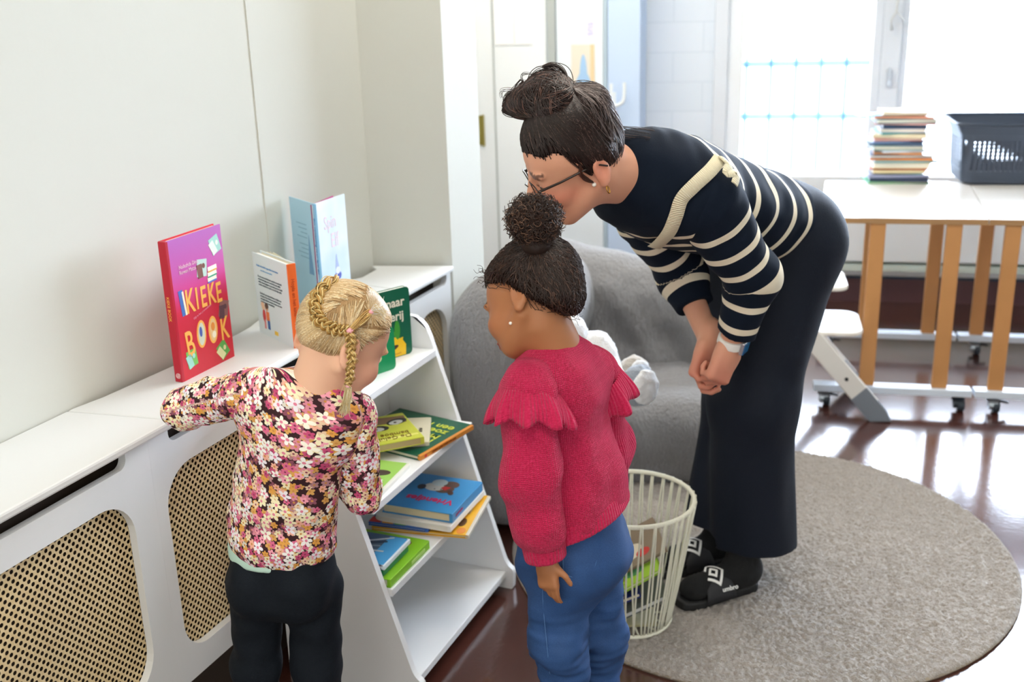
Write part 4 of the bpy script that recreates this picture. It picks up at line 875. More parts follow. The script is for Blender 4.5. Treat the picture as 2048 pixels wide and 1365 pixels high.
def head(S, T, child=0):
    q = T.k; cranium(S, T, child=child); ch = .012 * child
    S.ell(T(.063, 0, -.022), (.052 * q, .056 * q, .062 * q), T.ax, .03 * q)
    S.ell(T(.064, 0, -.062 + ch), (.044 * q, .046 * q, .034 * q), T.ax, .03 * q)
    S.ell(T(.096 - ch * .6, 0, -.088 + ch), (.018 * q, .020 * q, .016 * q), T.ax, .02 * q)
    for s in (-1, 1):
        S.cap(T(.010, .056 * s, -.035), T(.084, .022 * s, -.086 + ch), .017 * q, .015 * q, .025 * q)
        S.ell(T(.088, .034 * s, -.022), (.028 * q, .028 * q, .026 * q), T.ax, .02 * q)
        S.ell(T(.108, .030 * s, .030), (.010 * q, .024 * q, .008 * q), T.ax, .012 * q)
        S.ell(T(.124, .031 * s, .008), (.016 * q, .017 * q, .011 * q), T.ax, .010 * q, '-')
        S.ell(T(.099, .031 * s, .008), (.0150 * q, .0155 * q, .0145 * q), T.ax, .004 * q)
        S.ell(T(.120, .010 * s, -.027), (.009 * q, .008 * q, .008 * q), T.ax, .006 * q)
        # ear: shell, rim and lobe
        e = T(-.006, .076 * s, -.004); ea = np.stack([T.F, nrm(T.S * s + T.F * -.45), T.U])
        ea[0] = nrm(np.cross(ea[1], T.U)); S.ell(e, (.019 * q, .0075 * q, .031 * q), ea, .006 * q)
        S.ell(e + ea[1] * .008 * q + T.F * .002 * q + T.U * .004 * q, (.011 * q, .006 * q, .018 * q), ea, .004 * q, '-')
        S.ell(T(-.001, .077 * s, -.030), (.010 * q, .007 * q, .010 * q), ea, .006 * q)
    S.cap(T(.116, 0, .020), T(.136 - ch, 0, -.018), .0075 * q, .0105 * q, .012 * q)
    S.ell(T(.118, 0, -.049), (.010 * q, .023 * q, .0065 * q), T.ax, .006 * q); S.ell(T(.116, 0, -.060), (.010 * q, .019 * q, .0070 * q), T.ax, .005 * q)
def face_paint(T, col, V, skin, blush, lip, brow, blush_amt=.5):
    L = T.loc(V); f, l, u = L.T; al = np.abs(l)
    w = np.exp(-(((al - .046) / .022) ** 2 + ((u + .022) / .022) ** 2 + ((f - .085) / .04) ** 2)) * blush_amt
    col[:] = col * (1 - w[:, None]) + np.array(blush) * w[:, None]
    w = np.exp(-(((al - .085) / .02) ** 2 + ((u) / .035) ** 2 + ((f + .006) / .025) ** 2)) * blush_amt * .6
    col[:] = col * (1 - w[:, None]) + np.array(blush) * w[:, None]
    m = (f > .10) & (((l / .023) ** 2 + ((u + .0545) / .011) ** 2) < 1); col[m] = lip
    m = (f > .07) & (np.abs(u - .034 + .10 * (al - .03) ** 1) < .0045) & (al > .012) & (al < .052); col[m] = brow
    m = (f > .085) & (((al - .031) / .017) ** 2 + ((u - .0025) / .0028) ** 2 < 1); col[m] = np.array(brow) * .6
def hand(S, wrist, d, n, k, curls, side, spread=.10, thumb=(.5, .35)):
    d = nrm(d); n = nrm(np.array(n) - d * (np.array(n) @ d)); w = np.cross(d, n) * side; wr = np.array(wrist)
    ax = np.stack([d, w, n])
    S.box(wr + d * .050 * k, (.050 * k, .040 * k, .014 * k), .013 * k, ax, k=.012 * k)
    S.cap(wr - d * .03 * k, wr + d * .03 * k, .026 * k, .030 * k, k=.02 * k, flat=(n, .75))
    for i, (off, ln, c) in enumerate(zip((.030, .0105, -.0095, -.0285), (.070, .078, .072, .056), curls)):
        p = wr + d * (.094 - .006 * abs(i - 1.2)) * k + w * off * k; a = -spread * (i - 1.5); dd = nrm(d * math.cos(a) - w * -math.sin(a) * -1); nn = n; r = .0090 * k if i < 3 else .0078 * k
        ang = 0
        for j, (fr, cc) in enumerate(zip((.46, .30, .24), c)):
            ang += math.radians(cc); q = p + (dd * math.cos(ang) + nn * math.sin(ang)) * ln * fr * k; S.cap(p, q, r, r * .93, k=(.006 if j == 0 else .002) * k); p = q; r *= .93
    p = wr + d * .025 * k + w * .034 * k; a1, a2 = thumb
    q = p + (d * math.cos(a1) + w * math.sin(a1) + n * .25) * .040 * k; S.cap(p, q, .0125 * k, .0105 * k, k=.012 * k)
    q2 = q + (d * math.cos(a2) + w * math.sin(a2) * .6 + n * .45) * .034 * k; S.cap(q, q2, .0105 * k, .0085 * k, k=.002 * k)
def march(S, u, v, t0=1.2, t1=4.0):                           # where the sight line through (u, v) first meets the solid
    d = ray(u, v); t = t0
    for _ in range(160):
        x = S.eval((CAMP + d * t)[None])[0]
        if x < .0006: break
        t += min(max(x * .7, .001), .1)
        if t > t1: return None
    return CAMP + d * t
def march_path(S, uv, n, lift):
    P = [march(S, u, v) for u, v in path(np.c_[np.array(uv, float), np.zeros(len(uv))], n)[:, :2]]
    P = [p for p in P if p is not None]; P = np.array(P); return P + S.grad(P) * lift, S.grad(P)
def comb(S, roots, target, n, step, lift, jitter=.0, rngs=None, gfn=None, sink=0):  # strands that lie on the scalp and run towards a target
    P = np.array(roots, float); out = []; tg = target(P) if callable(target) else np.array(target)[None] + 0 * P; r = rngs or rng
    G0 = S.grad(P); jit = r.normal(size=P.shape) * jitter
    if gfn: P = P - G0 * (S.eval(P) - lift + sink * (1 - np.clip(gfn(P) / .030, 0, 1)) ** 1.5)[:, None]
    for i in range(n):
        out.append(P.copy()); G = S.grad(P); D = tg - P; dist = np.linalg.norm(D, axis=1, keepdims=True); D = D / np.maximum(dist, 1e-6) + jit
        D -= G * (D * G).sum(1, keepdims=True); D /= np.maximum(np.linalg.norm(D, axis=1, keepdims=True), 1e-6)
        P = P + D * np.minimum(step, dist * .5); e = S.eval(P); li = lift - (sink * (1 - np.clip(gfn(P) / .030, 0, 1)) ** 1.5 if gfn else 0); P = P - G * (e - li)[:, None]
    return np.stack(out, 1)
def surface_points(S, h, n, keep, r):
    V, Q = S.mesh(h); V = V[keep(V)]; return V[r.choice(len(V), min(n, len(V)), replace=len(V) < n)]
def tone(base, n, var, r, hi=None, ph=.15):
    c = np.array(C(base)[:3])[None] * r.uniform(1 - var, 1 + var, (n, 1))
    if hi is not None: m = r.random(n) < ph; c[m] = np.array(C(hi)[:3]) * r.uniform(.8, 1.15, (m.sum(), 1))
    return c
def eyes(T, root, base):
    for s in (-1, 1):
        c_ = T(.1005, .031 * s, .0065); mb = MB(); fn_ = T.F
        V, Q = Sdf().ell(c_, .0128 * T.k).mesh(.003); o = mesh_obj('eye', V - base, Q, m_eye, root, True)
        V, Q = Sdf().ell(c_ + T.F * .0098 * T.k - T.U * .004 * T.k, (.0045 * T.k, .0062 * T.k, .0062 * T.k), T.ax).mesh(.002); mesh_obj('iris', V - base, Q, m_iris, o, True)

# ---------------------------------------------------------------- the woman
wb = np.array([-.50, 2.70, 0.0])
wo = thing('person', 'woman in a striped navy sweater bending forward with clasped hands and a bun', 'person', wb)
fwd = nrm(-RT * .80 - AXH * .60); lft = np.cross(UP, fwd)
HIP = at(1535, 468, 2.80); HEM = at(1512, 432, 2.73); SCN = at(1352, 372, 2.50); NB = at(1258, 345, 2.38)
tax = nrm(SCN - HIP); lsh = nrm(lft - tax * (lft @ tax)); dors = np.cross(tax, lsh)
if dors[2] < 0: dors = -dors
SL = at(1408, 400, 2.37); SR = SCN - lsh * .155
EL = at(1503, 552, 2.46); WL = at(1461, 690, 2.52); ER = at(1362, 545, 2.72); WR = at(1419, 682, 2.60)
toeL, heelL = onz(1352, 1212, .02), onz(1514, 1170, .02); dv = -lft * .15 - fwd * .075
AL = heelL + nrm(toeL - heelL) * .055 + UP * .085; AR = AL + dv
KL, KR = at(1503, 800, 2.70), at(1490, 790, 2.84)
HL, HR = HIP + lft * .09, HIP - lft * .09
TW = Fr(at(1176, 314, 2.275), cdir(-.88, .46, .05), cdir(-.40, -.72, -.50), 1.03)
body = Sdf(); head(body, TW)
body.cap(TW(-.012, 0, -.03), NB, .056, .060, k=.03); body.cap(TW(.01, 0, -.05), NB + tax * -.02, .048, .058, k=.03)
body.cap(NB - tax * .14, HIP, .115, .125, k=.05, flat=(dors, .68)); body.cap(SL - lsh * .02, SR + lsh * .02, .06, k=.04)
for a, b, c in ((SL, EL, WL), (SR, ER, WR)): body.cap(a, b, .046, .037, k=.02); body.cap(b, c, .037, .026, k=.01)
for a, b, c in ((HL, KL, AL), (HR, KR, AR)): body.cap(a, b, .085, .055, k=.03); body.cap(b, c, .054, .036, k=.02)
for A_, dz in ((AL, 0), (AR, 0)):
    t_ = A_ * np.array([1, 1, 0]) + UP * .072; body.cap(t_, t_ + nrm(toeL - heelL) * .13 - UP * .016, .024, .016, k=.02); body.cap(A_, t_, .030, k=.02)
CU = ((62, 75, 45), (66, 78, 45), (70, 80, 45), (74, 82, 45))
hand(body, WL, cdir(-.36, .93, .05), cdir(-.62, -.1, .75), .98, CU, 1, .06, (.25, .05))
hand(body, WR, cdir(-.30, .95, .0), cdir(.70, .25, -.62), 1.0, ((28, 55, 40), (34, 60, 40), (40, 62, 40), (46, 64, 40)), -1, .06, (.05, .0))
SKW, BLW, LIPW = np.array(C('#dba184')[:3]), np.array(C('#d2624f')[:3]), np.array(C('#b5534f')[:3])
def paintW(V):
    col = np.repeat(SKW[None], len(V), 0); face_paint(TW, col, V, SKW, BLW, LIPW, np.array(C('#6a4636')[:3]), .75)
    for hd in (WL, WR):
        d = np.linalg.norm(V - (hd + cdir(-.3, .9, 0) * .09), axis=1); w = np.clip(1 - d / .10, 0, 1)[:, None] * .55; col = col * (1 - w) + np.array(C('#c9685a')[:3]) * w
    return {'col': col}
soft('body', body, .0042, m_skin, wo, None, 1, paintW, wb); eyes(TW, wo, wb)
# sweater
swt = Sdf(); swt.cap(NB - tax * .105, HEM - tax * .01, .172, .168, k=.05, flat=(dors, .70)); swt.cap(SL - lsh * .01, SR + lsh * .01, .082, k=.05); swt.cap(NB + tax * .018, SCN, .068, .11, k=.05)
swt.ell(SCN - dors * .05 - tax * .02, (.12, .15, .07), np.stack([tax, lsh, dors]), k=.05)
arms = Sdf()
for a, b, c in ((SL, EL, WL), (SR, ER, WR)): arms.cap(a, b, .086, .064, k=.03); arms.cap(b, b + (c - b) * (.80 if c is WL else .50), .064, .045, k=.03)
swt.cut(HEM - tax * .012, -tax, .26)
cL, cR = EL + (WL - EL) * .78, ER + (WR - ER) * .48
wr1, wr2 = waves(31, 12, .16, .0045), waves(32, 12, .07, .0016)
def seg_t(P, a, b): ab = b - a; return np.clip(((P - a) @ ab) / (ab @ ab), 0, 1)
def arm_coord(P, a, b, c):
    t1 = seg_t(P, a, b); d1 = np.linalg.norm(P - a - t1[:, None] * (b - a), axis=1); t2 = seg_t(P, b, c); d2 = np.linalg.norm(P - b - t2[:, None] * (c - b), axis=1)
    l1, l2 = np.linalg.norm(b - a), np.linalg.norm(c - b); return np.where(d1 < d2, ((P - a) @ (b - a)) / l1, l1 + t2 * l2)
def stripes(name, period, frac, start):
    m, nt, p = new_mat(name); a = X(attr(nt, 'stripe').outputs['Fac']); on_ = xfract(a * (1 / period)).lt(frac) * a.gt(start)
    t = nt.nodes.new('ShaderNodeTexCoord'); n = nt.nodes.new('ShaderNodeTexNoise'); n.inputs['Scale'].default_value = 300; nt.links.new(t.outputs['Object'], n.inputs['Vector'])
    nt.links.new(mixc(nt, on_, C('#0a1626'), C('#e6dcc4')), p.inputs['Base Color']); p.inputs['Roughness'].default_value = .85; p.inputs['Specular IOR Level'].default_value = .2
    bump_from(nt, p, n.outputs['Fac'], .3, .001); return m
o_sw = soft('sweater', swt, .0045, stripes('striped_knit_body', .080, .23, .06), wo, lambda P: wr1(P) + wr2(P), 1, lambda V: {'stripe': (NB - V) @ tax - .012}, wb)
m_slv = stripes('striped_knit_sleeve', .064, .28, .05)
for a_, b_, c_, cu_ in ((SL, EL, WL, cL), (SR, ER, WR, cR)):
    q = Sdf(); q.cap(a_, b_, .086, .064, k=.03); q.cap(b_, b_ + (c_ - b_) * (.80 if c_ is WL else .50), .064, .045, k=.03); q.cut(cu_, c_ - b_, .075, .002)
    swt.p += q.p[:2]
    so_ = soft('sleeve', q, .0045, m_slv, o_sw, lambda P: wr1(P) + wr2(P), 1, lambda V: {'stripe': arm_coord(V, a_, b_, c_) + .012}, wb)
m_rib = mat('cream_rib', '#e4dabb', .8)
def rib_mat():
    m, nt, p = new_mat('ribbed_cream'); a = X(attr(nt, 'stripe').outputs['Fac']); p.inputs['Base Color'].default_value = C('#e6dcbe'); p.inputs['Roughness'].default_value = .8
    bump_from(nt, p, xsin(a * (6.283 / .0042)), .6, .002); return m
def ribbon(name, S, uv, w, m, root, base, n=40, lift=.006, tilt=.25, wavy=0):
    P, G = march_path(S, uv, n, lift); T = np.gradient(P, axis=0); T /= np.linalg.norm(T, axis=1, keepdims=True); B_ = np.cross(T, G); B_ /= np.linalg.norm(B_, axis=1, keepdims=True)
    ln = np.r_[0, np.cumsum(np.linalg.norm(np.diff(P, axis=0), axis=1))]; wv = (np.sin(ln * 120) * wavy)[:, None]
    rows = [P - B_ * w / 2 + G * (0), P + G * (.003 + wv * .5), P + B_ * w / 2 + G * (tilt * w + wv)]
    rows += [r - G * .002 for r in rows[::-1]]; k = len(rows); V = np.stack(rows, 1).reshape(-1, 3); n_ = len(P)
    Q = np.array([[i * k + j, i * k + (j + 1) % k, (i + 1) * k + (j + 1) % k, (i + 1) * k + j] for i in range(n_ - 1) for j in range(k)])
    return mesh_obj(name, V - base, Q, m, root, True, {'stripe': np.repeat(ln, k)})
ribbon('shoulder_ruffle', swt, [(1437, 322), (1418, 345), (1384, 375), (1362, 398), (1352, 430), (1338, 462), (1310, 490)], .030, rib_mat(), wo, wb, tilt=.10)
ribbon('ruffle_fold', swt, [(1437, 322), (1452, 338), (1447, 352), (1466, 352), (1462, 372)], .020, rib_mat(), wo, wb, 24, lift=.010, tilt=.15)
# collar
NBc = NB + tax * .030
V, Q = Sdf().cap(NBc + tax * .016, NBc - tax * .012, .066, .072, k=.01).cap(NBc + tax * .12, NBc - tax * .02, .058, .060, k=.004, op='-').cut(NBc + tax * .020, tax, .12, .002).mesh(.004); mesh_obj('collar', V - wb, Q, mat('navy_rib', '#0b1524', .85), wo, True)
# trousers
tr = Sdf(); tr.cap(HEM + tax * .02, HIP, .155, .165, k=.05, flat=(dors, .74)); tr.ell(HIP - dors * .0 - tax * .035 + UP * .0, (.145, .178, .135), np.stack([tax, lsh, dors]), k=.06)
tr.ell(at(1552, 488, 2.79), (.125, .165, .14), np.stack([fwd, lft, UP]), k=.05)
ANK = {}
for a, b, hm in ((HL, at(1503, 800, 2.70), at(1509, 1085, 2.725)), (HR, at(1500, 790, 2.85), AR + UP * .075)):
    tr.cap(a, b, .122, .115, k=.05); tr.cap(b, hm - UP * .04, .115, .108, k=.05); ANK[len(ANK)] = hm; tr.cut(hm - UP * .0, -UP, .17, .004)
tw1, tw2 = waves(41, 10, .30, .006), waves(42, 10, .11, .0025)
def trw(V): return tw1(V * np.array([1, 1, .35])) + tw2(V * np.array([1, 1, .3]))
soft('trousers', tr, .005, mat('navy_trousers', '#081221', .75, bump=.25, bscale=350, sheen=.0, spec=.3), wo, trw, 1, None, wb)
# socks, sandals
m_sock = mat('black_sock', '#0b0d10', .9, bump=.3, bscale=400); m_slide = mat('slide_black', '#17181a', .6); m_slide_up = mat('slide_strap', '#25262a', .65); m_emb = mat('emblem_white', '#f0f0ee', .5)
def sandal(toe, heel, full):
    toe = np.array([*toe[:2], .017]); heel = np.array([*heel[:2], .017]); d = nrm(toe - heel); s = np.cross(UP, d); L = np.linalg.norm(toe - heel)
    M = np.eye(4); M[:3, 0], M[:3, 1], M[:3, 2], M[:3, 3] = d, s, UP, heel - wb
    q = thing('sandal', '', '', (0, 0, 0)); del q['label'], q['category']; q.parent = wo; q.matrix_local = Matrix([list(r) for r in M]); q.name = 'slide_sandal'
    out = [(0.0, 0.0), (.02, -.030), (.07, -.033), (.13, -.040), (.19, -.047), (.23, -.040), (.252, -.018), (.257, .01), (.245, .035), (.20, .046), (.13, .038), (.07, .034), (.02, .030)]
    k = L / .257; pts = path([*out, out[0]], 48)[:-1] if False else [tuple(p) for p in path(np.c_[np.array(out + [out[0]]), np.zeros(len(out) + 1)], 50)[:-1, :2]]
    MB().prism([(x * k, y) for x, y in pts], 0, .026).build('sole', m_slide, q, bevel=.006)
    # strap: an arch over the instep, wider on top
    V = []; n1, n2 = 18, 9
    for i in range(n1):
        a = math.pi * i / (n1 - 1); y = -.049 * math.cos(a); z = .014 + .066 * math.sin(a) ** .75
        x0, x1 = .095 + .022 * math.sin(a), .190 - .004 * math.sin(a)
        for j in range(n2): f = j / (n2 - 1); V.append((x0 + (x1 - x0) * f, y * (1 - .0 * f), z * (1 - .26 * f * math.sin(a)) + .012 * math.sin(math.pi * f) * math.sin(a)))
    F = [[i * n2 + j, (i + 1) * n2 + j, (i + 1) * n2 + j + 1, i * n2 + j + 1] for i in range(n1 - 1) for j in range(n2 - 1)]
    st = mesh_obj('strap', V, F, m_slide_up, q, True); so = st.modifiers.new('thickness', 'SOLIDIFY'); so.thickness = .006; so.offset = 1
    def onst(a, f, lift=.0066):
        y = -.049 * math.cos(a); z = .014 + .066 * math.sin(a) ** .75; x0, x1 = .095 + .022 * math.sin(a), .190 - .004 * math.sin(a)
        p = np.array((x0 + (x1 - x0) * f, y, z * (1 - .26 * f * math.sin(a)) + .012 * math.sin(math.pi * f) * math.sin(a))); nn = nrm((.25, -math.cos(a), math.sin(a))); return p + nn * lift
    def ringpath(c, ra, rf, w, nm):                            # diamond outline
        cn = [(c[0], c[1] - rf), (c[0] + ra, c[1]), (c[0], c[1] + rf), (c[0] - ra, c[1])]; O, I = [], []
        for i in range(4):
            for t in np.linspace(0, 1, 6, endpoint=False):
                a = cn[i][0] * (1 - t) + cn[(i + 1) % 4][0] * t; f = cn[i][1] * (1 - t) + cn[(i + 1) % 4][1] * t
                O.append(onst(a, f)); I.append(onst(c[0] + (a - c[0]) * w, c[1] + (f - c[1]) * w))
        n = len(O); up = np.array((0, 0, .0006)); V = O + I + [p + up for p in O] + [p + up for p in I]; F = []
        for i in range(n): j = (i + 1) % n; F += [[2 * n + i, 2 * n + j, 3 * n + j, 3 * n + i], [i, j, 2 * n + j, 2 * n + i], [n + j, n + i, 3 * n + i, 3 * n + j]]
        mesh_obj(nm, V, F, m_emb, q)
    ca = math.pi * .57
    ringpath((ca, .50), .80, .46, .76, 'diamond_emblem'); ringpath((ca, .50), .36, .21, .48, 'diamond_emblem')
    if full: text('lettering', 'umbro', .018, m_emb, q, frameM(onst(math.pi * .90, .50, .0085), (-1, 0, 0), (0, -.30, .95)), xs=1.0, bold=.0004)
sandal(toeL, heelL, True)
sandal(toeL + dv, heelL + dv, False)
for off in (0 * dv, dv):
    hl = heelL + off; d = nrm((toeL - heelL) * np.array([1, 1, 0])); s = Sdf(); b0 = np.array([*hl[:2], .045])
    s.ell(b0 + d * .045 + UP * .035, (.052, .034, .04), np.stack([d, np.cross(UP, d), UP]), k=.03); s.cap(b0 + d * .05 + UP * .03, b0 + d * .20 + UP * .018, .038, .032, k=.04); s.cap(b0 + d * .05 + UP * .04, b0 + d * .055 + UP * .12, .038, .045, k=.03)
    s.ell(b0 + d * .205 + UP * .014, (.04, .042, .022), np.stack([d, np.cross(UP, d), UP]), k=.02); s.cut(b0 - UP * .004, -UP, .3)
    soft('sock', s, .004, m_sock, wo, None, 1, None, wb)
# watch
wd_ = nrm(WL - EL); wc = WL - wd_ * .012; V, Q = Sdf().cap(wc - wd_ * .011, wc + wd_ * .011, .0345, .0345, k=.002).cut(wc - wd_ * .011, -wd_, .06, .001).cut(wc + wd_ * .011, wd_, .06, .001).mesh(.0025)
wt = mesh_obj('watch', V - wb, Q, mat('watch_strap', '#f1f0ea', .4), wo, True)
wn_ = nrm(cdir(.80, .35, -.5) - wd_ * (cdir(.80, .35, -.5) @ wd_)); c_ = wc + wn_ * .034
V, Q = Sdf().box(c_, (.017, .019, .006), .005, np.stack([np.cross(wd_, wn_), wd_, wn_]), k=.001).mesh(.002); mesh_obj('watch_case', V - wb, Q, mat('watch_case', '#c9ccd2', .25, metal=.7), wt, True)
V, Q = Sdf().box(c_ + wn_ * .0055, (.0145, .0165, .002), .0015, np.stack([np.cross(wd_, wn_), wd_, wn_]), k=.001).mesh(.0015); mesh_obj('watch_face', V - wb, Q, mat('watch_glass', '#1a5c8f', .1), wt, True)
# glasses
m_tort = mat('tortoiseshell', '#2a1c16', .3); gl = None
for s in (-1, 1):
    mb = MB(); cc = TW(.128, .033 * s, .004); ringp = [cc + TW.k * (TW.S * .025 * math.cos(t) + TW.U * .020 * math.sin(t) - TW.F * .006 * abs(math.cos(t)) * (1 if math.cos(t) * s > 0 else .2)) for t in np.linspace(0, 2 * math.pi, 28, endpoint=False)]
    mb.tube(ringp, .0013, 6, closed=True); mb.tube([TW(.122, .059 * s, .010), TW(.075, .0715 * s, .012), TW(.0, .0775 * s, .014), TW(-.02, .079 * s, .0)], [.0032, .0026, .0022, .002], 6)
    if s == 1: mb.tube([TW(.134, -.010, .008), TW(.137, 0, .011), TW(.134, .010, .008)], .0012, 6)
    mb.V = [v - wb for v in mb.V]; o = mb.build('glasses', m_tort, wo, smooth=True)
mb = MB(); mb.tube([TW(-.001, .083, -.036) - wb + TW.k * (TW.S * .004 * math.sin(t) + TW.U * .008 * (math.cos(t) - 1) + TW.F * .003 * math.sin(t)) for t in np.linspace(0, 2 * math.pi, 14, endpoint=False)], .0012, 6, closed=True)
er = mb.build('earring', mat('gold', '#c9973f', .25, metal=1), wo, smooth=True)
V, Q = Sdf().ell(march(body, 1188, 370) + cdir(0, 0, -1) * .004, .0048).mesh(.0015); mesh_obj('pearl', V - wb, Q, mat('pearl', '#f6f1e8', .2), er, True)
# hair
hs = Sdf(); cranium(hs, TW, .007)
hs.ell(TW(.0, 0, .10), (.085, .07, .05), TW.ax, k=.03)
def hairW(V):
    f, l, u = TW.loc(V).T; al = np.abs(l)
    line = .020 * np.exp(-((f - .062) / .018) ** 2) + np.where(f > .02, .080 - .10 * np.clip(al - .035, 0, 1) - np.clip(.11 - f, 0, .1) * .55, -.010 - .62 * np.clip(.02 - f, 0, .2))
    return u - line
def cap_mesh(name, S, keep, h, base, root, colhex, thick, sink=.007, kk=1.0):
    V, Q = S.mesh(h); V = lap(V, Q, 1); g = keep(V); k = g > 0; V = V - S.grad(V) * (sink * (1 - np.clip(g / .030, 0, 1)) ** 1.5)[:, None]; Q = Q[k[Q].all(1)]; use = np.unique(Q); mp_ = -np.ones(len(V), int); mp_[use] = np.arange(len(use)); V = V[use]; Q = mp_[Q]
    o = mesh_obj(name, V - base, Q, m_hairb, root, True, {'col': np.repeat(np.array(C(colhex)[:3])[None], len(V), 0)}); so = o.modifiers.new('thickness', 'SOLIDIFY'); so.thickness = thick; so.offset = -1; return o
cap_mesh('hair', hs, hairW, .004, wb, wo, '#1e1412', .010)
hairo = [c for c in wo.children if c.name.startswith('hair')][0]
r1 = np.random.default_rng(101)
BUN = at(1088, 196, 2.275); bunbase = at(1092, 208, 2.275)
roots = surface_points(hs, .004, 3200, lambda V: hairW(V) > -.008 * r1.random(len(V)), r1); P = comb(hs, roots, bunbase, 16, .011, .0016, .10, r1, hairW, .007)
strands('combed_strands', P, .0011, .0007, tone('#241815', len(P), .35, r1, '#5b4640', .10), m_hair, hairo, wb)
# greyer loose hair at the back of the head
roots = surface_points(hs, .005, 110, lambda V: (hairW(V) > 0) & (TW.loc(V)[:, 0] < -.02) & (TW.loc(V)[:, 1] > -.03), r1); P = comb(hs, roots, TW(-.03, .02, .15), 14, .013, .006, .22, r1)
strands('loose_strands', P, .0009, .0005, tone('#4a3c3a', len(P), .3, r1, '#80716c', .3), m_hair, hairo, wb)
def bundle(pts, n, spread, r, rr0, rr1=None, M=26):            # many strands along one guide
    G = path(pts, M); out = []
    for _ in range(n):
        off = r.normal(size=3) * spread; tw = r.normal(size=3) * spread * .4; f = np.linspace(0, 1, M)[:, None]; env = np.sin(np.clip(f, .02, .98) * math.pi) ** .5; out.append(G + (off * env + tw * np.sin(f * 5 + r.uniform(0, 6))))
    return np.array(out)
bs_ = Sdf(); bs_.ell(at(1100, 190, 2.275), (.050, .05, .043), k=.02); bs_.ell(at(1062, 200, 2.26), (.038, .04, .028), k=.02); bs_.ell(at(1108, 224, 2.25), (.044, .050, .028), k=.02); bs_.ell(at(1120, 202, 2.235), (.036, .048, .030), k=.02); bs_.ell(at(1035, 212, 2.26), (.022, .02, .014), k=.015)
V, Q = bs_.mesh(.004); bo = mesh_obj('hair_bun', V - wb, Q, m_hairb, wo, True, {'col': np.repeat(np.array(C('#1f1513')[:3])[None], len(V), 0)})
LP = []
def bun_wrap(n, u, v, seed):
    roots = surface_points(bs_, .004, n, lambda V: np.ones(len(V), bool), r1); cx_ = at(u, v, 2.275); axs = nrm(cdir(r1.normal() * .3, r1.normal() * .3, -1)); out = []; P = roots.copy()
    for i in range(26):
        out.append(P.copy()); G = bs_.grad(P); D = np.cross(axs[None], P - cx_) + .25 * (P - cx_) * math.sin(i * .3 + seed); D /= np.maximum(np.linalg.norm(D, axis=1, keepdims=True), 1e-6); D -= G * (D * G).sum(1, keepdims=True); D /= np.maximum(np.linalg.norm(D, axis=1, keepdims=True), 1e-6)
        P = P + D * .005; P = P - G * (bs_.eval(P) - .002 - .003 * math.sin(i * .25 + seed * 2))[:, None]
    return np.stack(out, 1)
for i, (u, v) in enumerate(((1100, 190), (1060, 205), (1110, 215), (1085, 180), (1125, 200))): LP.append(bun_wrap(340, u, v, i * 1.3))
for k in range(16):
    a = r1.uniform(0, 6.28); b = r1.uniform(-.9, .9); c0 = at(1095 + r1.normal() * 12, 190 + r1.normal() * 8, 2.275); e1 = nrm(rt_ * math.cos(b) + fw * math.sin(b)); e2 = nrm(-dn * math.cos(b * .5) + fw * math.sin(b * .7)); R1, R2 = .048 * r1.uniform(.6, 1.08), .044 * r1.uniform(.6, 1.08)
    LP.append(bundle([c0 + e1 * R1 * math.cos(a + t) + e2 * R2 * math.sin(a + t) for t in np.linspace(0, 3.8, 8)], 24, .0050, r1, 0))
for pts in ([(1070, 215), (1030, 190), (1012, 205), (1022, 225), (1060, 220)], [(1070, 220), (1035, 200), (1010, 215), (1030, 228), (1070, 226)], [(1080, 200), (1040, 185), (1020, 196), (1040, 210), (1080, 215)], [(1090, 228), (1060, 236), (1030, 226), (1050, 205), (1090, 205)]):
    LP.append(bundle([at(u, v, 2.262) for u, v in pts], 40, .0036, r1, 0))

FL = []
for pts in ([(1060, 195), (1030, 182), (1004, 182), (1004, 196)], [(1110, 170), (1145, 170), (1152, 205)], [(1050, 175), (1045, 145), (1085, 150)], [(1190, 240), (1230, 250), (1260, 262), (1300, 268)], [(1200, 262), (1250, 270), (1300, 276)], [(1225, 300), (1238, 312), (1240, 330)], [(1215, 250), (1260, 255), (1310, 262)], [(1060, 165), (1035, 170), (1010, 192)], [(1150, 170), (1165, 200), (1175, 225)]):
    FL.append(bundle([at(u, v, 2.27 if u < 1200 else 2.33) for u, v in pts], 5, .003, r1, 0))
nf = sum(len(x) for x in FL); P = np.concatenate(LP + FL); strands('bun_strands', P, np.r_[np.full(len(P) - nf, .0012), np.full(nf, .0006)], np.r_[np.full(len(P) - nf, .0008), np.full(nf, .0004)], tone('#2a1b18', len(P), .4, r1, '#6a4c42', .14), m_hair, bo, wb)
sl = bundle([march(body, 1160, 330) + cdir(0, 0, -1) * .004, march(body, 1163, 352) + cdir(0, 0, -1) * .006, march(body, 1176, 362) + cdir(0, 0, -1) * .008, march(body, 1186, 366) + cdir(0, 0, -1) * .008], 30, .002, r1, 0); strands('side_lock', sl, .0008, .0005, tone('#4a2a20', 30, .3, r1), m_hair, hairo, wb)
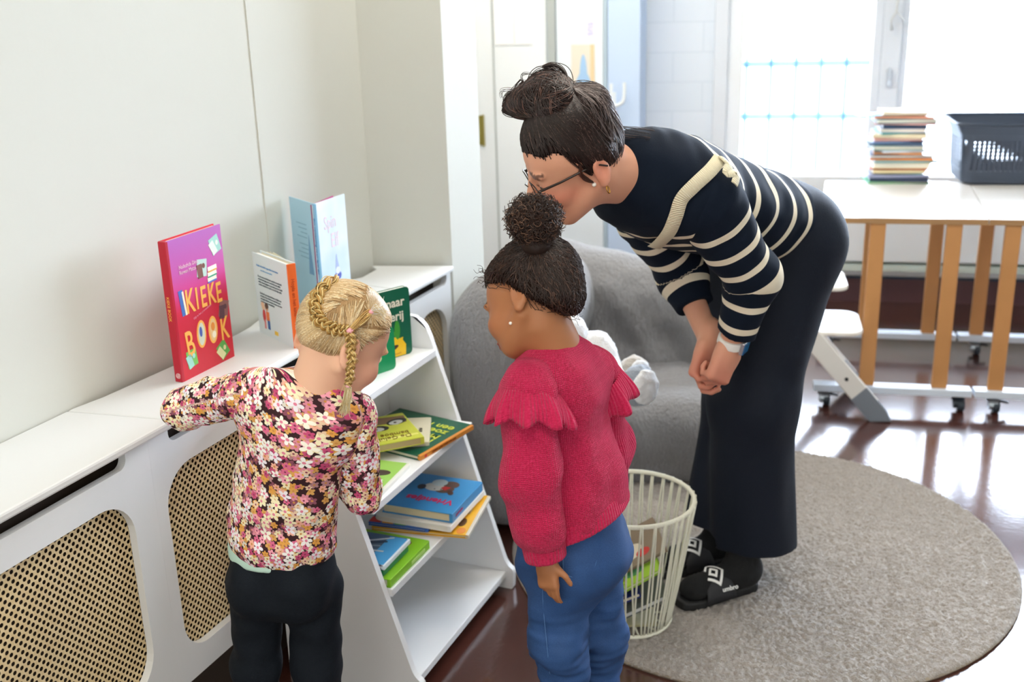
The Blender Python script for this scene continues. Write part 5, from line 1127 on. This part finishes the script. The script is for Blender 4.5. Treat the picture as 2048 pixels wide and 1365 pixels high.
# ---------------------------------------------------------------- children
def girl_body(T, NB_, PEL, bax, arms_, legs, skin, blush, lip, brow, root, base, rs=1.0, neck=.040):
    b = Sdf(); head(b, T, 1); t = nrm(NB_ - PEL); dor = np.cross(t, bax)
    b.cap(T(-.004, 0, -.02), NB_ + t * .006, neck * rs, (neck + .008) * rs, k=.02); b.cap(T(.012, 0, -.045), NB_, .034 * rs, .044 * rs, k=.02)
    b.cap(NB_ - t * .085, PEL, .076 * rs, .082 * rs, k=.04, flat=(dor, .78)); b.cap(NB_ - t * .055 - bax * .07, NB_ - t * .055 + bax * .07, .028, k=.03)
    for S0, E0, W0, hd in arms_:
        b.cap(S0, E0, .032, .026, k=.02); b.cap(E0, W0, .026, .019, k=.01)
        if hd: hand(b, W0, *hd)
    for H0, K0, A0, ft in legs:
        b.cap(H0, K0, .046, .036, k=.03); b.cap(K0, A0, .035, .027, k=.02); f0 = A0 * np.array([1, 1, 0]) + UP * .03; b.cap(A0, f0, .028, k=.02); b.cap(f0, f0 + ft * .10 - UP * .008, .028, .02, k=.03)
    sk, bl = np.array(C(skin)[:3]), np.array(C(blush)[:3])
    def paint(V):
        c = np.repeat(sk[None], len(V), 0); face_paint(T, c, V, sk, bl, np.array(C(lip)[:3]), np.array(C(brow)[:3]), .5); return {'col': c}
    soft('body', b, .0038, m_skin, root, None, 1, paint, base); eyes(T, root, base); return b, t, dor
def cloth_uv(axis0, ax, bx, dx, r):
    def f(V):
        q = V - axis0; a = np.arctan2(q @ dx, q @ bx); return {'uvw': np.stack([a * r, q @ ax, 0 * a], 1)}
    return f
m_pink = mat('pink_elastic', '#eba9b6', .6)

# ================ the child in the red jumper
rbs = np.array([*at(1150, 1300, 2.0)[:2], 0.0])
ro = thing('person', 'child in a red knitted jumper and jeans with curly brown hair in a puff', 'person', rbs)
rf = nrm(-RT * .72 + AXH * .69); rl = np.cross(UP, rf)         # she looks away to the left; rl is her left, nearer the lens
TR = Fr(at(1078, 605, 2.01), cdir(-.72, .40, .56), cdir(-.16, -.92, .36), .88)
NBr, PELr = at(1108, 692, 2.01), at(1148, 1060, 2.0)
SLr, SRr = at(1056, 775, 1.925), at(1185, 745, 2.09)
ELr, WLr = at(1062, 950, 1.885), at(1092, 1118, 1.875); ERr, WRr = at(1216, 900, 2.12), at(1190, 1010, 2.16)
legsR = [(at(1108, 1110, 1.955), at(1118, 1280, 1.945), at(1140, 1480, 1.965), rf), (at(1178, 1095, 2.045), at(1196, 1260, 2.045), at(1190, 1470, 2.06), rf)]
hL = (cdir(.10, .98, .05), cdir(.62, .0, .78), .60, ((12, 18, 14), (18, 26, 20), (22, 30, 22), (26, 34, 24)), 1, .10, (.75, .40))
hR = (cdir(-.05, .98, .1), cdir(-.6, .0, -.7), .60, ((15, 20, 15),) * 4, -1)
bR, tR, dR = girl_body(TR, NBr, PELr, rl, [(SLr, ELr, WLr, hL), (SRr, ERr, WRr, hR)], legsR, '#a9714b', '#a8623f', '#8f4a40', '#2a1a14', ro, rbs)
def knit(name, hexa, hexb, rib=False):
    m, nt, p = new_mat(name); u, v, w = sepxyz(nt, attr(nt, 'uvw').outputs['Vector']); t = nt.nodes.new('ShaderNodeTexCoord')
    n = nt.nodes.new('ShaderNodeTexNoise'); n.inputs['Scale'].default_value = 240; n.inputs['Detail'].default_value = 4; nt.links.new(t.outputs['Object'], n.inputs['Vector'])
    n2 = nt.nodes.new('ShaderNodeTexNoise'); n2.inputs['Scale'].default_value = 900; nt.links.new(t.outputs['Object'], n2.inputs['Vector'])
    fl = X(n2.outputs['Fac']).gt(.70)
    c = mixc(nt, n.outputs['Fac'], C(hexa), C(hexb)); c = mixc(nt, fl * .5, c, C('#f0a9bb')); nt.links.new(c, p.inputs['Base Color'])
    p.inputs['Roughness'].default_value = .9; p.inputs['Sheen Weight'].default_value = .35; p.inputs['Sheen Tint'].default_value = C('#ff9db4'); p.inputs['Specular IOR Level'].default_value = .15
    per = .0072 if rib else .0042
    h = xsin(u * (6.283 / per)) * (.8 if rib else .45) + xsin(v * (6.283 / .0036) + xabs(xsin(u * (3.1416 / per))) * 2.0) * (.12 if rib else .35) + X(n.outputs['Fac']) * .8
    bump_from(nt, p, h, .75, .0022); return m
RA, RB2 = '#a8143a', '#dc3062'
m_knit, m_ribk = knit('red_knit', RA, RB2), knit('red_rib', RA, RB2, True)
jw, jw2 = waves(51, 12, .13, .0045), waves(52, 12, .05, .0014)
sw = Sdf(); sw.cap(NBr - tR * .088, at(1134, 965, 2.0), .092, .122, k=.05, flat=(dR, .80)); sw.cap(SLr + (SRr - SLr) * .10, SRr + (SLr - SRr) * .10, .050, k=.05); sw.cap(NBr - tR * .018, NBr - tR * .09, .052, .085, k=.04)
sw.cap(at(1134, 960, 2.0), at(1142, 1050, 2.0), .124, .134, k=.03, flat=(dR, .86))
hemc = at(1138, 1016, 2.0); hn = nrm(-UP + rt_ * .30); sw.cut(hemc, hn, .26, .003)
soft('jumper', sw, .0038, m_knit, ro, lambda P: jw(P * np.array([1, 1, .6])) + jw2(P), 1, cloth_uv(PELr, tR, rl, dR, .115), rbs)
jo = [c for c in ro.children if c.name.startswith('jumper')][0]
# ribbed hem and neck band
def band(name, c0, c1, r0, r1, fl, hole, uvf, mat_, par, base, cuts=True):
    q = Sdf(); a = nrm(c1 - c0); q.cap(c0, c1, r0, r1, k=.002, flat=fl); q.cut(c0, -a, r0 * 1.6, .002); q.cut(c1, a, r0 * 1.6, .002)
    if hole: q.cap(c0 - a * .05, c1 + a * .05, r0 - hole, r1 - hole, k=.002, flat=fl, op='-')
    return soft(name, q, .0032, mat_, par, None, 1, uvf, base)
band('hem_band', hemc - hn * .020, hemc + hn * .016, .131, .134, (dR, .87), 0, cloth_uv(PELr, tR, rl, dR, .118), m_ribk, jo, rbs)
band('neck_band', NBr - tR * .022, NBr + tR * .010 + rf * .004, .060, .052, (dR, .86), .009, cloth_uv(PELr, tR, rl, dR, .055), m_ribk, jo, rbs)
def arm_uv(A, B_, r):
    ax = nrm(B_ - A); bx = nrm(np.cross(ax, (.3, .2, .9))); dx = np.cross(ax, bx); return cloth_uv(A, ax, bx, dx, r)
for S0, E0, W0 in ((SLr, ELr, WLr), (SRr, ERr, WRr)):
    q = Sdf(); q.cap(S0, E0, .052, .053, k=.03); q.cap(E0, E0 + (W0 - E0) * .58, .053, .051, k=.03); cu = E0 + (W0 - E0) * .80; q.cap(E0 + (W0 - E0) * .55, cu, .05, .034, k=.02); q.cut(cu, W0 - E0, .08, .002)
    so_ = soft('sleeve', q, .0038, m_knit, jo, lambda P: jw(P) * 1.2 + jw2(P), 1, arm_uv(S0, W0, .05), rbs)
    band('cuff', E0 + (W0 - E0) * .70, E0 + (W0 - E0) * .985, .0435, .0410, None, .007, arm_uv(S0, W0, .042), m_ribk, jo, rbs)
    # frill set on the shoulder seam
    sgn = 1 if S0 is SLr else -1; d_ = nrm(E0 - S0); e1 = rl * sgn + UP * .35; e1 = nrm(e1 - d_ * (e1 @ d_)); e2 = np.cross(d_, e1); n_ = 110; rows = 9; V = []; ll = []; cen = S0 + d_ * .010 - e1 * .004
    for i in range(n_):
        th = -2.3 + 4.6 * i / (n_ - 1); ra = e1 * math.cos(th) + e2 * math.sin(th); rim = cen + ra * .056 - d_ * .012 * math.cos(th)
        for j in range(rows):
            f = j / (rows - 1); wv = .0085 * f * math.sin(th * 8.5 + .6) + .003 * f * math.sin(th * 17); V.append(rim + ra * (.020 * math.sin(f * 1.6) + wv) + d_ * (.060 * f + .006 * f * math.sin(th * 8.5))); ll.append((th * .07, f * .05, 0))
    Q = np.array([[i * rows + j, (i + 1) * rows + j, (i + 1) * rows + j + 1, i * rows + j + 1] for i in range(n_ - 1) for j in range(rows - 1)])
    fo_ = mesh_obj('shoulder_frill', np.array(V) - rbs, Q, m_ribk, jo, True, {'uvw': np.array(ll)}); sm_ = fo_.modifiers.new('thickness', 'SOLIDIFY'); sm_.thickness = .004; sm_.offset = 0
# jeans
def denim():
    m, nt, p = new_mat('blue_denim'); t = nt.nodes.new('ShaderNodeTexCoord'); n = nt.nodes.new('ShaderNodeTexNoise'); n.inputs['Scale'].default_value = 14; n.inputs['Detail'].default_value = 5; nt.links.new(t.outputs['Object'], n.inputs['Vector'])
    n2 = nt.nodes.new('ShaderNodeTexNoise'); n2.inputs['Scale'].default_value = 500; nt.links.new(t.outputs['Object'], n2.inputs['Vector'])
    c = mixc(nt, n.outputs['Fac'], C('#0c2a58'), C('#1f4c88')); c = mixc(nt, X(n2.outputs['Fac']) * .25, c, C('#5b86bb')); nt.links.new(c, p.inputs['Base Color']); p.inputs['Roughness'].default_value = .8; bump_from(nt, p, n2.outputs['Fac'], .3, .001); return m
m_den = denim(); dw1, dw2 = waves(61, 12, .10, .0042), waves(62, 14, .040, .0030)
jn = Sdf(); jn.cap(at(1146, 1005, 2.0), at(1148, 1085, 2.0), .100, .108, k=.04, flat=(dR, .86)); jn.ell(at(1152, 1108, 1.995), (.112, .102, .085), np.stack([rl, -rf, UP]), k=.05)
for H0, K0, A0, _ in legsR: jn.cap(H0, K0, .070, .057, k=.03); jn.cap(K0, A0 + UP * .02, .057, .045, k=.03); jn.cut(A0 + UP * .03, -UP, .08, .003)
soft('jeans', jn, .0038, m_den, ro, lambda P: dw1(P) + dw2(P * np.array([.5, .5, 1.6])) * np.clip((.52 - P[:, 2]) / .2, .15, 1), 1, None, rbs)
jno = [c for c in ro.children if c.name.startswith('jeans')][0]; m_st = mat('denim_stitch', '#4f78ad', .8)
def stitch(S, uv, par, base, n=30, r=.0011, name='stitching', m=None, lift=.0008):
    P, G = march_path(S, uv, n, lift); mb = MB(); mb.tube([p - base for p in P], r, 5); return mb.build(name, m or m_st, par, smooth=True)
stitch(jn, [(1126, 1118), (1130, 1148), (1160, 1156), (1182, 1148), (1196, 1110)], jno, rbs); stitch(jn, [(1088, 1130), (1086, 1200), (1094, 1290), (1100, 1350)], jno, rbs, r=.0009); 
for ft, A0 in ((legsR[0][3], legsR[0][2]), (legsR[1][3], legsR[1][2])):
    q = Sdf(); f0 = np.array([*A0[:2], .028]); q.cap(f0 - ft * .01, f0 + ft * .11 - UP * .004, .036, .030, k=.02); q.cut(f0 - UP * .026, -UP, .2, .002); soft('shoe', q, .005, mat('dark_shoe', '#2a2628', .6), ro, None, 1, None, rbs)
# ear stud
ep = march(bR, 1021, 647); q = Sdf().ell(ep + cdir(0, 0, -1) * .002, .0034); V, Q = q.mesh(.0012); mesh_obj('ear_stud', V - rbs, Q, mat('pearl', '#f6f1e8', .2), ro, True)
# hair
r2 = np.random.default_rng(202); hr = Sdf(); cranium(hr, TR, .012); hr.ell(TR(-.02, 0, .055), (.088 * TR.k, .088 * TR.k, .088 * TR.k), k=.03); hr.ell(TR(-.045, 0, -.010), (.050 * TR.k, .066 * TR.k, .045 * TR.k), TR.ax, k=.03)
def hairR(V):
    f, l, u = TR.loc(V).T; al = np.abs(l)
    line = np.where(f > .015, .030 + .60 * np.clip(f - .015, 0, .09), .030 - 1.35 * np.clip(.015 - f, 0, .075)); return u - line
cap_mesh('hair', hr, hairR, .004, rbs, ro, '#20140f', .012, .008, .88); hro = [c for c in ro.children if c.name.startswith('hair')][0]
PUFF = at(1068, 440, 1.995); PB = at(1072, 486, 1.995)
roots = surface_points(hr, .005, 2600, lambda V: hairR(V) > -.010 * r2.random(len(V)), r2); P = comb(hr, roots, PB, 15, .011, .002, .30, r2, hairR, .010)
P = P + (r2.normal(size=P.shape) * .0012); strands('combed_strands', P, .0008, .0005, tone('#2a1a14', len(P), .4, r2, '#5a4034', .10), m_hair, hro, rbs)
def curls(name, N, cen, rad, r, par, base, colr, hi, Rc=(.0035, .0075), turns=(1.6, 3.2), M=26):
    d = r.normal(size=(N, 3)); d /= np.linalg.norm(d, axis=1, keepdims=True); a = np.cross(d, r.normal(size=(N, 3))); a /= np.linalg.norm(a, axis=1, keepdims=True); b = np.cross(d, a)
    t = np.linspace(0, 1, M)[None, :, None]; ph = (r.uniform(0, 6.28, (N, 1, 1)) + t * 6.283 * r.uniform(*turns, (N, 1, 1))); R_ = r.uniform(*Rc, (N, 1, 1)) * np.clip(t * 3, 0, 1)
    rad_ = np.array(rad)[None, None] * (.30 + .70 * t * r.uniform(.80, 1.10, (N, 1, 1))); P = np.array(cen)[None, None] + d[:, None] * rad_ + a[:, None] * R_ * np.cos(ph) + b[:, None] * R_ * np.sin(ph)
    return strands(name, P, .0009, .0006, tone(colr, N, .45, r, hi, .14), m_hair, par, base)
pz = Sdf(); pz.ell(PUFF, (.040, .040, .034), k=.01); pz.cap(PUFF, PB, .030, .028, k=.02); V, Q = pz.mesh(.004); pf = mesh_obj('hair_puff', V - rbs, Q, m_hair, ro, True, {'col': np.repeat(np.array(C('#241712')[:3])[None], len(V), 0)})
curls('curls', 1500, PUFF, (.057, .057, .051), r2, pf, rbs, '#33211a', '#7d5d4a')
band_ = Sdf().cap(PB - UP * .002, PB + UP * .002, .024, .024, k=.002); V, Q = band_.mesh(.004); mesh_obj('hair_tie', V - rbs, Q, mat('dark_tie', '#1c1416', .7), ro, True)
WS = []
edge_ = surface_points(hr, .005, 60, lambda V: (hairR(V) > 0) & (hairR(V) < .035), r2); gn = hr.grad(edge_)
for k in range(60):
    c0 = edge_[k] + gn[k] * -.002; dd = nrm(gn[k] + r2.normal(size=3) * .45 + UP * .15); L = r2.uniform(.010, .032); e1 = nrm(np.cross(dd, (.3, .5, .8))); e2 = np.cross(dd, e1); t = np.linspace(0, 1, 18)[:, None]; ph = r2.uniform(0, 6.28); tq = r2.uniform(6, 12)
    WS.append(c0 + dd * L * t + e1 * .004 * np.sin(ph + t * tq) * t + e2 * .004 * np.cos(ph + t * tq) * t)
strands('wispy_hair', np.array(WS), .0006, .0004, tone('#3a261c', 60, .3, r2), m_hair, hro, rbs)

# ================ the blonde child
bbs = np.array([*at(575, 1300, 1.95)[:2], 0.0])
bo_ = thing('person', 'blonde child with a braid in a flowered long-sleeved top and dark leggings', 'person', bbs)
bf = nrm(RT * .30 + AXH * .95); bl = np.cross(UP, bf)          # back to the lens, head turned to the right; bl points picture-left
TB = Fr(at(657, 682, 1.935), cdir(.55, .35, .76), cdir(.42, -.90, .10), .94)
NBb, PELb = at(630, 775, 1.925), at(566, 1120, 1.93)
SLb, SRb = at(494, 786, 1.925), at(706, 832, 1.93)
ELb, WLb = at(367, 818, 1.985), at(410, 798, 2.165); ERb, WRb = at(722, 985, 1.955), at(700, 955, 2.07)
legsB = [(at(515, 1165, 1.93), at(512, 1330, 1.935), at(522, 1560, 1.93), bf), (at(626, 1170, 1.93), at(634, 1330, 1.935), at(640, 1560, 1.94), bf)]
hB1 = (nrm(np.array([-.55, .84, -.05])), -UP, .58, ((14, 18, 12),) * 4, 1); hB2 = (nrm(AXH * .9 + RT * .2 - UP * .2), -UP, .58, ((14, 18, 12),) * 4, -1)
bB, tB, dB = girl_body(TB, NBb, PELb, bl, [(SLb, ELb, WLb, hB1), (SRb, ERb, WRb, hB2)], legsB, '#e6b698', '#dd8f7c', '#c9776e', '#c9a878', bo_, bbs, neck=.036)
def flowers():
    m, nt, p = new_mat('flower_print'); uv = attr(nt, 'uvw').outputs['Vector']; col = C('#3a2226')
    tcn = nt.nodes.new('ShaderNodeTexCoord')
    cur = None
    for sc_, size, pet, seed, cols in ((58, .0088, 5, 0.0, ('#d9d3c6', '#b7868a', '#8a5060', '#d6a35c')), (50, .0092, 6, 3.7, ('#efe2b8', '#eeb09a', '#d98a9a', '#e0a24e')), (60, .0078, 5, 7.9, ('#d96a8e', '#c54f78', '#f0a3b4', '#e8c9a8')), (42, .0120, 5, 12.3, ('#f3f1ec', '#f7f3e2', '#efe9f0', '#f3e9c2'))):
        mp = nt.nodes.new('ShaderNodeMapping'); mp.inputs['Location'].default_value = (seed * .137, seed * .071, 0); nt.links.new(uv, mp.inputs['Vector'])
        v = nt.nodes.new('ShaderNodeTexVoronoi'); v.voronoi_dimensions = '2D'; v.feature = 'F1'; v.inputs['Scale'].default_value = sc_; v.inputs['Randomness'].default_value = .85; nt.links.new(mp.outputs[0], v.inputs['Vector'])
        vm = nt.nodes.new('ShaderNodeVectorMath'); vm.operation = 'SUBTRACT'; nt.links.new(mp.outputs[0], vm.inputs[0]); nt.links.new(v.outputs['Position'], vm.inputs[1])
        x, y, _ = sepxyz(nt, vm.outputs[0]); cr_, cg_, cb_ = sepxyz(nt, v.outputs['Color'])
        rad = xsqrt(x * x + y * y); ang = xatan2(y, x) + cr_ * 6.28; shape = (xabs(xcos(ang * (pet / 2))) * (.72 if seed > 10 else .45) + (.30 if seed > 10 else .55)) * size * (cg_ * .35 + .75)
        on_ = rad.lt(shape) * cr_.lt(.66 if seed > 5 else .95); ctr = rad.lt(size * .22)
        rp = nt.nodes.new('ShaderNodeValToRGB'); rp.color_ramp.interpolation = 'CONSTANT'; e = rp.color_ramp.elements; e[0].color = C(cols[0]); e[1].position = .75; e[1].color = C(cols[3])
        for ps, c in ((.25, cols[1]), (.5, cols[2])): q = e.new(ps); q.color = C(c)
        nt.links.new(cb_.v, rp.inputs['Fac'])
        fc = mixc(nt, ctr, rp.outputs[0], C('#e0829a') if seed > 10 else (C('#c98a4a') if seed < 5 else C('#8a3a56')))
        cur = mixc(nt, on_, col if cur is None else cur, fc)
    nt.links.new(cur, p.inputs['Base Color']); p.inputs['Roughness'].default_value = .8; p.inputs['Specular IOR Level'].default_value = .2; return m
m_flo = flowers(); fw1, fw2 = waves(71, 12, .10, .0030), waves(72, 14, .045, .0014)
tp = Sdf(); tp.cap(at(588, 868, 1.93), at(562, 1064, 1.93), .101, .107, k=.05, flat=(dB, .82)); tp.cap(SLb + (SRb - SLb) * .12, SRb + (SLb - SRb) * .10, .054, k=.05); tp.cap(NBb - tB * .022, NBb - tB * .09, .050, .08, k=.04)
tp.cut(at(566, 1108, 1.93), nrm(-UP + rt_ * .03), .2, .003)
soft('flowered_top', tp, .0038, m_flo, bo_, lambda P: fw1(P * np.array([.5, .5, 1.4])) + fw2(P), 1, cloth_uv(PELb, tB, bl, dB, .10), bbs)
to_ = [c for c in bo_.children if c.name.startswith('flowered_top')][0]
for S0, E0, W0 in ((SLb, ELb, WLb), (SRb, ERb, WRb)):
    q = Sdf(); q.cap(S0, E0, .046, .039, k=.03); q.cap(E0, E0 + (W0 - E0) * .95, .039, .031, k=.015); q.cut(E0 + (W0 - E0) * .95, W0 - E0, .06, .002)
    soft('sleeve', q, .0036, m_flo, to_, lambda P: fw1(P) * .9 + fw2(P) * 1.4, 1, arm_uv(S0, E0, .042), bbs)
V, Q = Sdf().cap(NBb + tB * .002, NBb - tB * .022, .053, .062, k=.003, flat=(dB, .86)).cap(NBb + tB * .05, NBb - tB * .06, .047, .047, k=.003, flat=(dB, .86), op='-').cut(NBb + tB * .004, tB, .1, .002).mesh(.0032)
mesh_obj('neckline', V - bbs, Q, m_flo, to_, True, cloth_uv(PELb, tB, bl, dB, .06)(V))
lw1 = waves(81, 12, .09, .003); lg_ = Sdf(); lg_.cap(at(565, 1085, 1.93), at(567, 1140, 1.93), .098, .101, k=.04, flat=(dB, .86)); lg_.ell(at(515, 1165, 1.915), (.054, .068, .075), np.stack([bl, bf, UP]), k=.03); lg_.ell(at(620, 1168, 1.915), (.054, .068, .075), np.stack([bl, bf, UP]), k=.03)
for H0, K0, A0, _ in legsB: lg_.cap(H0, K0, .056, .047, k=.010); lg_.cap(K0, A0 + UP * .02, .047, .040, k=.02); lg_.cut(A0 + UP * .03, -UP, .08, .003)
soft('leggings', lg_, .0038, mat('dark_leggings', '#0c141d', .8, bump=.25, bscale=400, spec=.25), bo_, lw1, 1, None, bbs)
q = Sdf(); q.cap(at(556, 1080, 1.93), at(556, 1094, 1.93), .0985, .0995, k=.003, flat=(dB, .84)); q.cut(at(566, 1105, 1.93), nrm(-UP), .2, .002); V, Q = q.mesh(.004); mesh_obj('vest_hem', V - bbs, Q, mat('mint_vest', '#bfe0d2', .8), bo_, True)
for ft, A0 in ((legsB[0][3], legsB[0][2]), (legsB[1][3], legsB[1][2])):
    q = Sdf(); f0 = np.array([*A0[:2], .028]); q.cap(f0 - ft * .01, f0 + ft * .11 - UP * .004, .036, .030, k=.02); q.cut(f0 - UP * .026, -UP, .2, .002); soft('shoe', q, .005, mat('dark_shoe', '#2a2628', .6), bo_, None, 1, None, bbs)
# hair
r3 = np.random.default_rng(303); hb = Sdf(); cranium(hb, TB, .005, child=1)
def hairB(V):
    f, l, u = TB.loc(V).T; al = np.abs(l)
    line = np.where(f > .02, .020 + .95 * np.clip(f - .02, 0, .09), -.014 - .50 * np.clip(.02 - f, 0, .09)); return u - line
cap_mesh('hair', hb, hairB, .0038, bbs, bo_, '#b08f66', .007, .004, .94); hbo = [c for c in bo_.children if c.name.startswith('hair')][0]
BRv = [(668, 562), (640, 590), (634, 618), (640, 640), (660, 654), (680, 660), (697, 660)]
def bpath(uv, n, lift):
    P, G = march_path(hb, uv, n, lift); return P, G
Pb, Gb = bpath(BRv, 60, .006); PON, GP = bpath([(738, 626), (740, 627)], 2, .004); JN = Pb[-1]
def tgt(P):
    d = np.linalg.norm(P[:, None] - Pb[None], axis=2); i = d.argmin(1); T_ = Pb[np.clip(i + 4, 0, len(Pb) - 1)].copy()
    right = ((P - PON[0]) @ rt_ > -.012) & ((P - PON[0]) @ -dn > -.03); T_[right] = PON[0]; return T_
roots = surface_points(hb, .004, 3200, lambda V: hairB(V) > -.012 * r3.random(len(V)), r3); P = comb(hb, roots, tgt, 14, .009, .0016, .08, r3, hairB, .004)
strands('combed_strands', P, .0009, .0006, tone('#c9a878', len(P), .25, r3, '#efdcb4', .30), m_hair, hbo, bbs)
def braid(name, G, N_, w, r, par, base, turns, n=10):
    G = np.asarray(G); t = np.linspace(0, 1, len(G)); T_ = np.gradient(G, axis=0); T_ /= np.linalg.norm(T_, axis=1, keepdims=True); N_ = np.asarray(N_); B_ = np.cross(T_, N_); B_ /= np.linalg.norm(B_, axis=1, keepdims=True); out = []
    for k in range(3):
        ph = 2 * np.pi * (turns * t + k / 3); taper = np.interp(t, (0, .08, .9, 1), (.75, 1, 1, .75)) * np.linspace(1, w[1] / w[0], len(t))
        c = G + B_ * (w[0] * taper * np.sin(ph))[:, None] + N_ * (w[0] * .55 * taper * np.sin(2 * ph))[:, None]
        for _ in range(n * 4):
            o1, o2 = r.normal(size=2) * w[0] * .30; out.append(c + B_ * (o1 * taper)[:, None] + N_ * (o2 * taper)[:, None])
    P = np.array(out); return strands(name, P, w[0] * .13, w[1] * .13, tone('#c79c54', len(P), .28, r, '#f2dc9c', .35), m_hair, par, base)
Gs, Gn = bpath(BRv, 90, .005); braid('crown_braid', Gs, Gn, (.0085, .0075), r3, hbo, bbs, 4.2)
hang = path([JN + Gb[-1] * .004, at(702, 690, 1.868), at(703, 720, 1.855), at(700, 750, 1.85), at(696, 772, 1.85)], 70); braid('hanging_braid', hang, np.repeat(nrm(-AXH)[None], 70, 0), (.0068, .0050), r3, hbo, bbs, 3.4)
tail = np.array([path([at(696, 774, 1.85), at(694 + r3.normal() * 3, 795, 1.848), at(688 + r3.normal() * 6, 824 + r3.normal() * 4, 1.85)], 12) + r3.normal(size=3) * .0022 for _ in range(160)]); strands('braid_tail', tail, .0007, .0004, tone('#dcc48e', 160, .2, r3, '#f6eccb', .4), m_hair, hbo, bbs)
tw = bundle([PON[0], march(hb, 722, 640) + Gb[-1] * .006, JN + Gb[-1] * .005], 60, .0035, r3, 0); strands('twisted_lock', tw, .0011, .0010, tone('#cda765', 60, .25, r3, '#f2dc9c', .3), m_hair, hbo, bbs)
for c_, rr in ((JN + Gb[-1] * .004, .0072), (at(696, 773, 1.85), .0052), (PON[0] + GP[0] * .003, .006)):
    V, Q = Sdf().ell(c_, (rr, rr, rr * .7)).mesh(.0018); mesh_obj('hair_tie', V - bbs, Q, m_pink, hbo, True)
sp_ = np.array([path([PON[0], PON[0] + GP[0] * .012 + rt_ * .006 + r3.normal(size=3) * .004, PON[0] + GP[0] * .010 + rt_ * .020 + dn * (.006 + r3.normal() * .008) + r3.normal(size=3) * .003], 9) for _ in range(70)]); strands('pony_tuft', sp_, .0006, .0003, tone('#e3cf9f', 70, .2, r3, '#ffffff', .2), m_hair, hbo, bbs)
# ---------------------------------------------------------------- lettering becomes plain mesh
def texts_to_mesh():
    dg = bpy.context.evaluated_depsgraph_get()
    for o in [o for o in COL.objects if o.type == 'FONT']:
        me = bpy.data.meshes.new_from_object(o.evaluated_get(dg)); me.name = o.name
        n = bpy.data.objects.new('tmp', me); COL.objects.link(n); n.parent = o.parent; n.matrix_local = o.matrix_local.copy(); nm = o.name
        bpy.data.objects.remove(o); n.name = nm
bpy.context.view_layer.update(); texts_to_mesh()
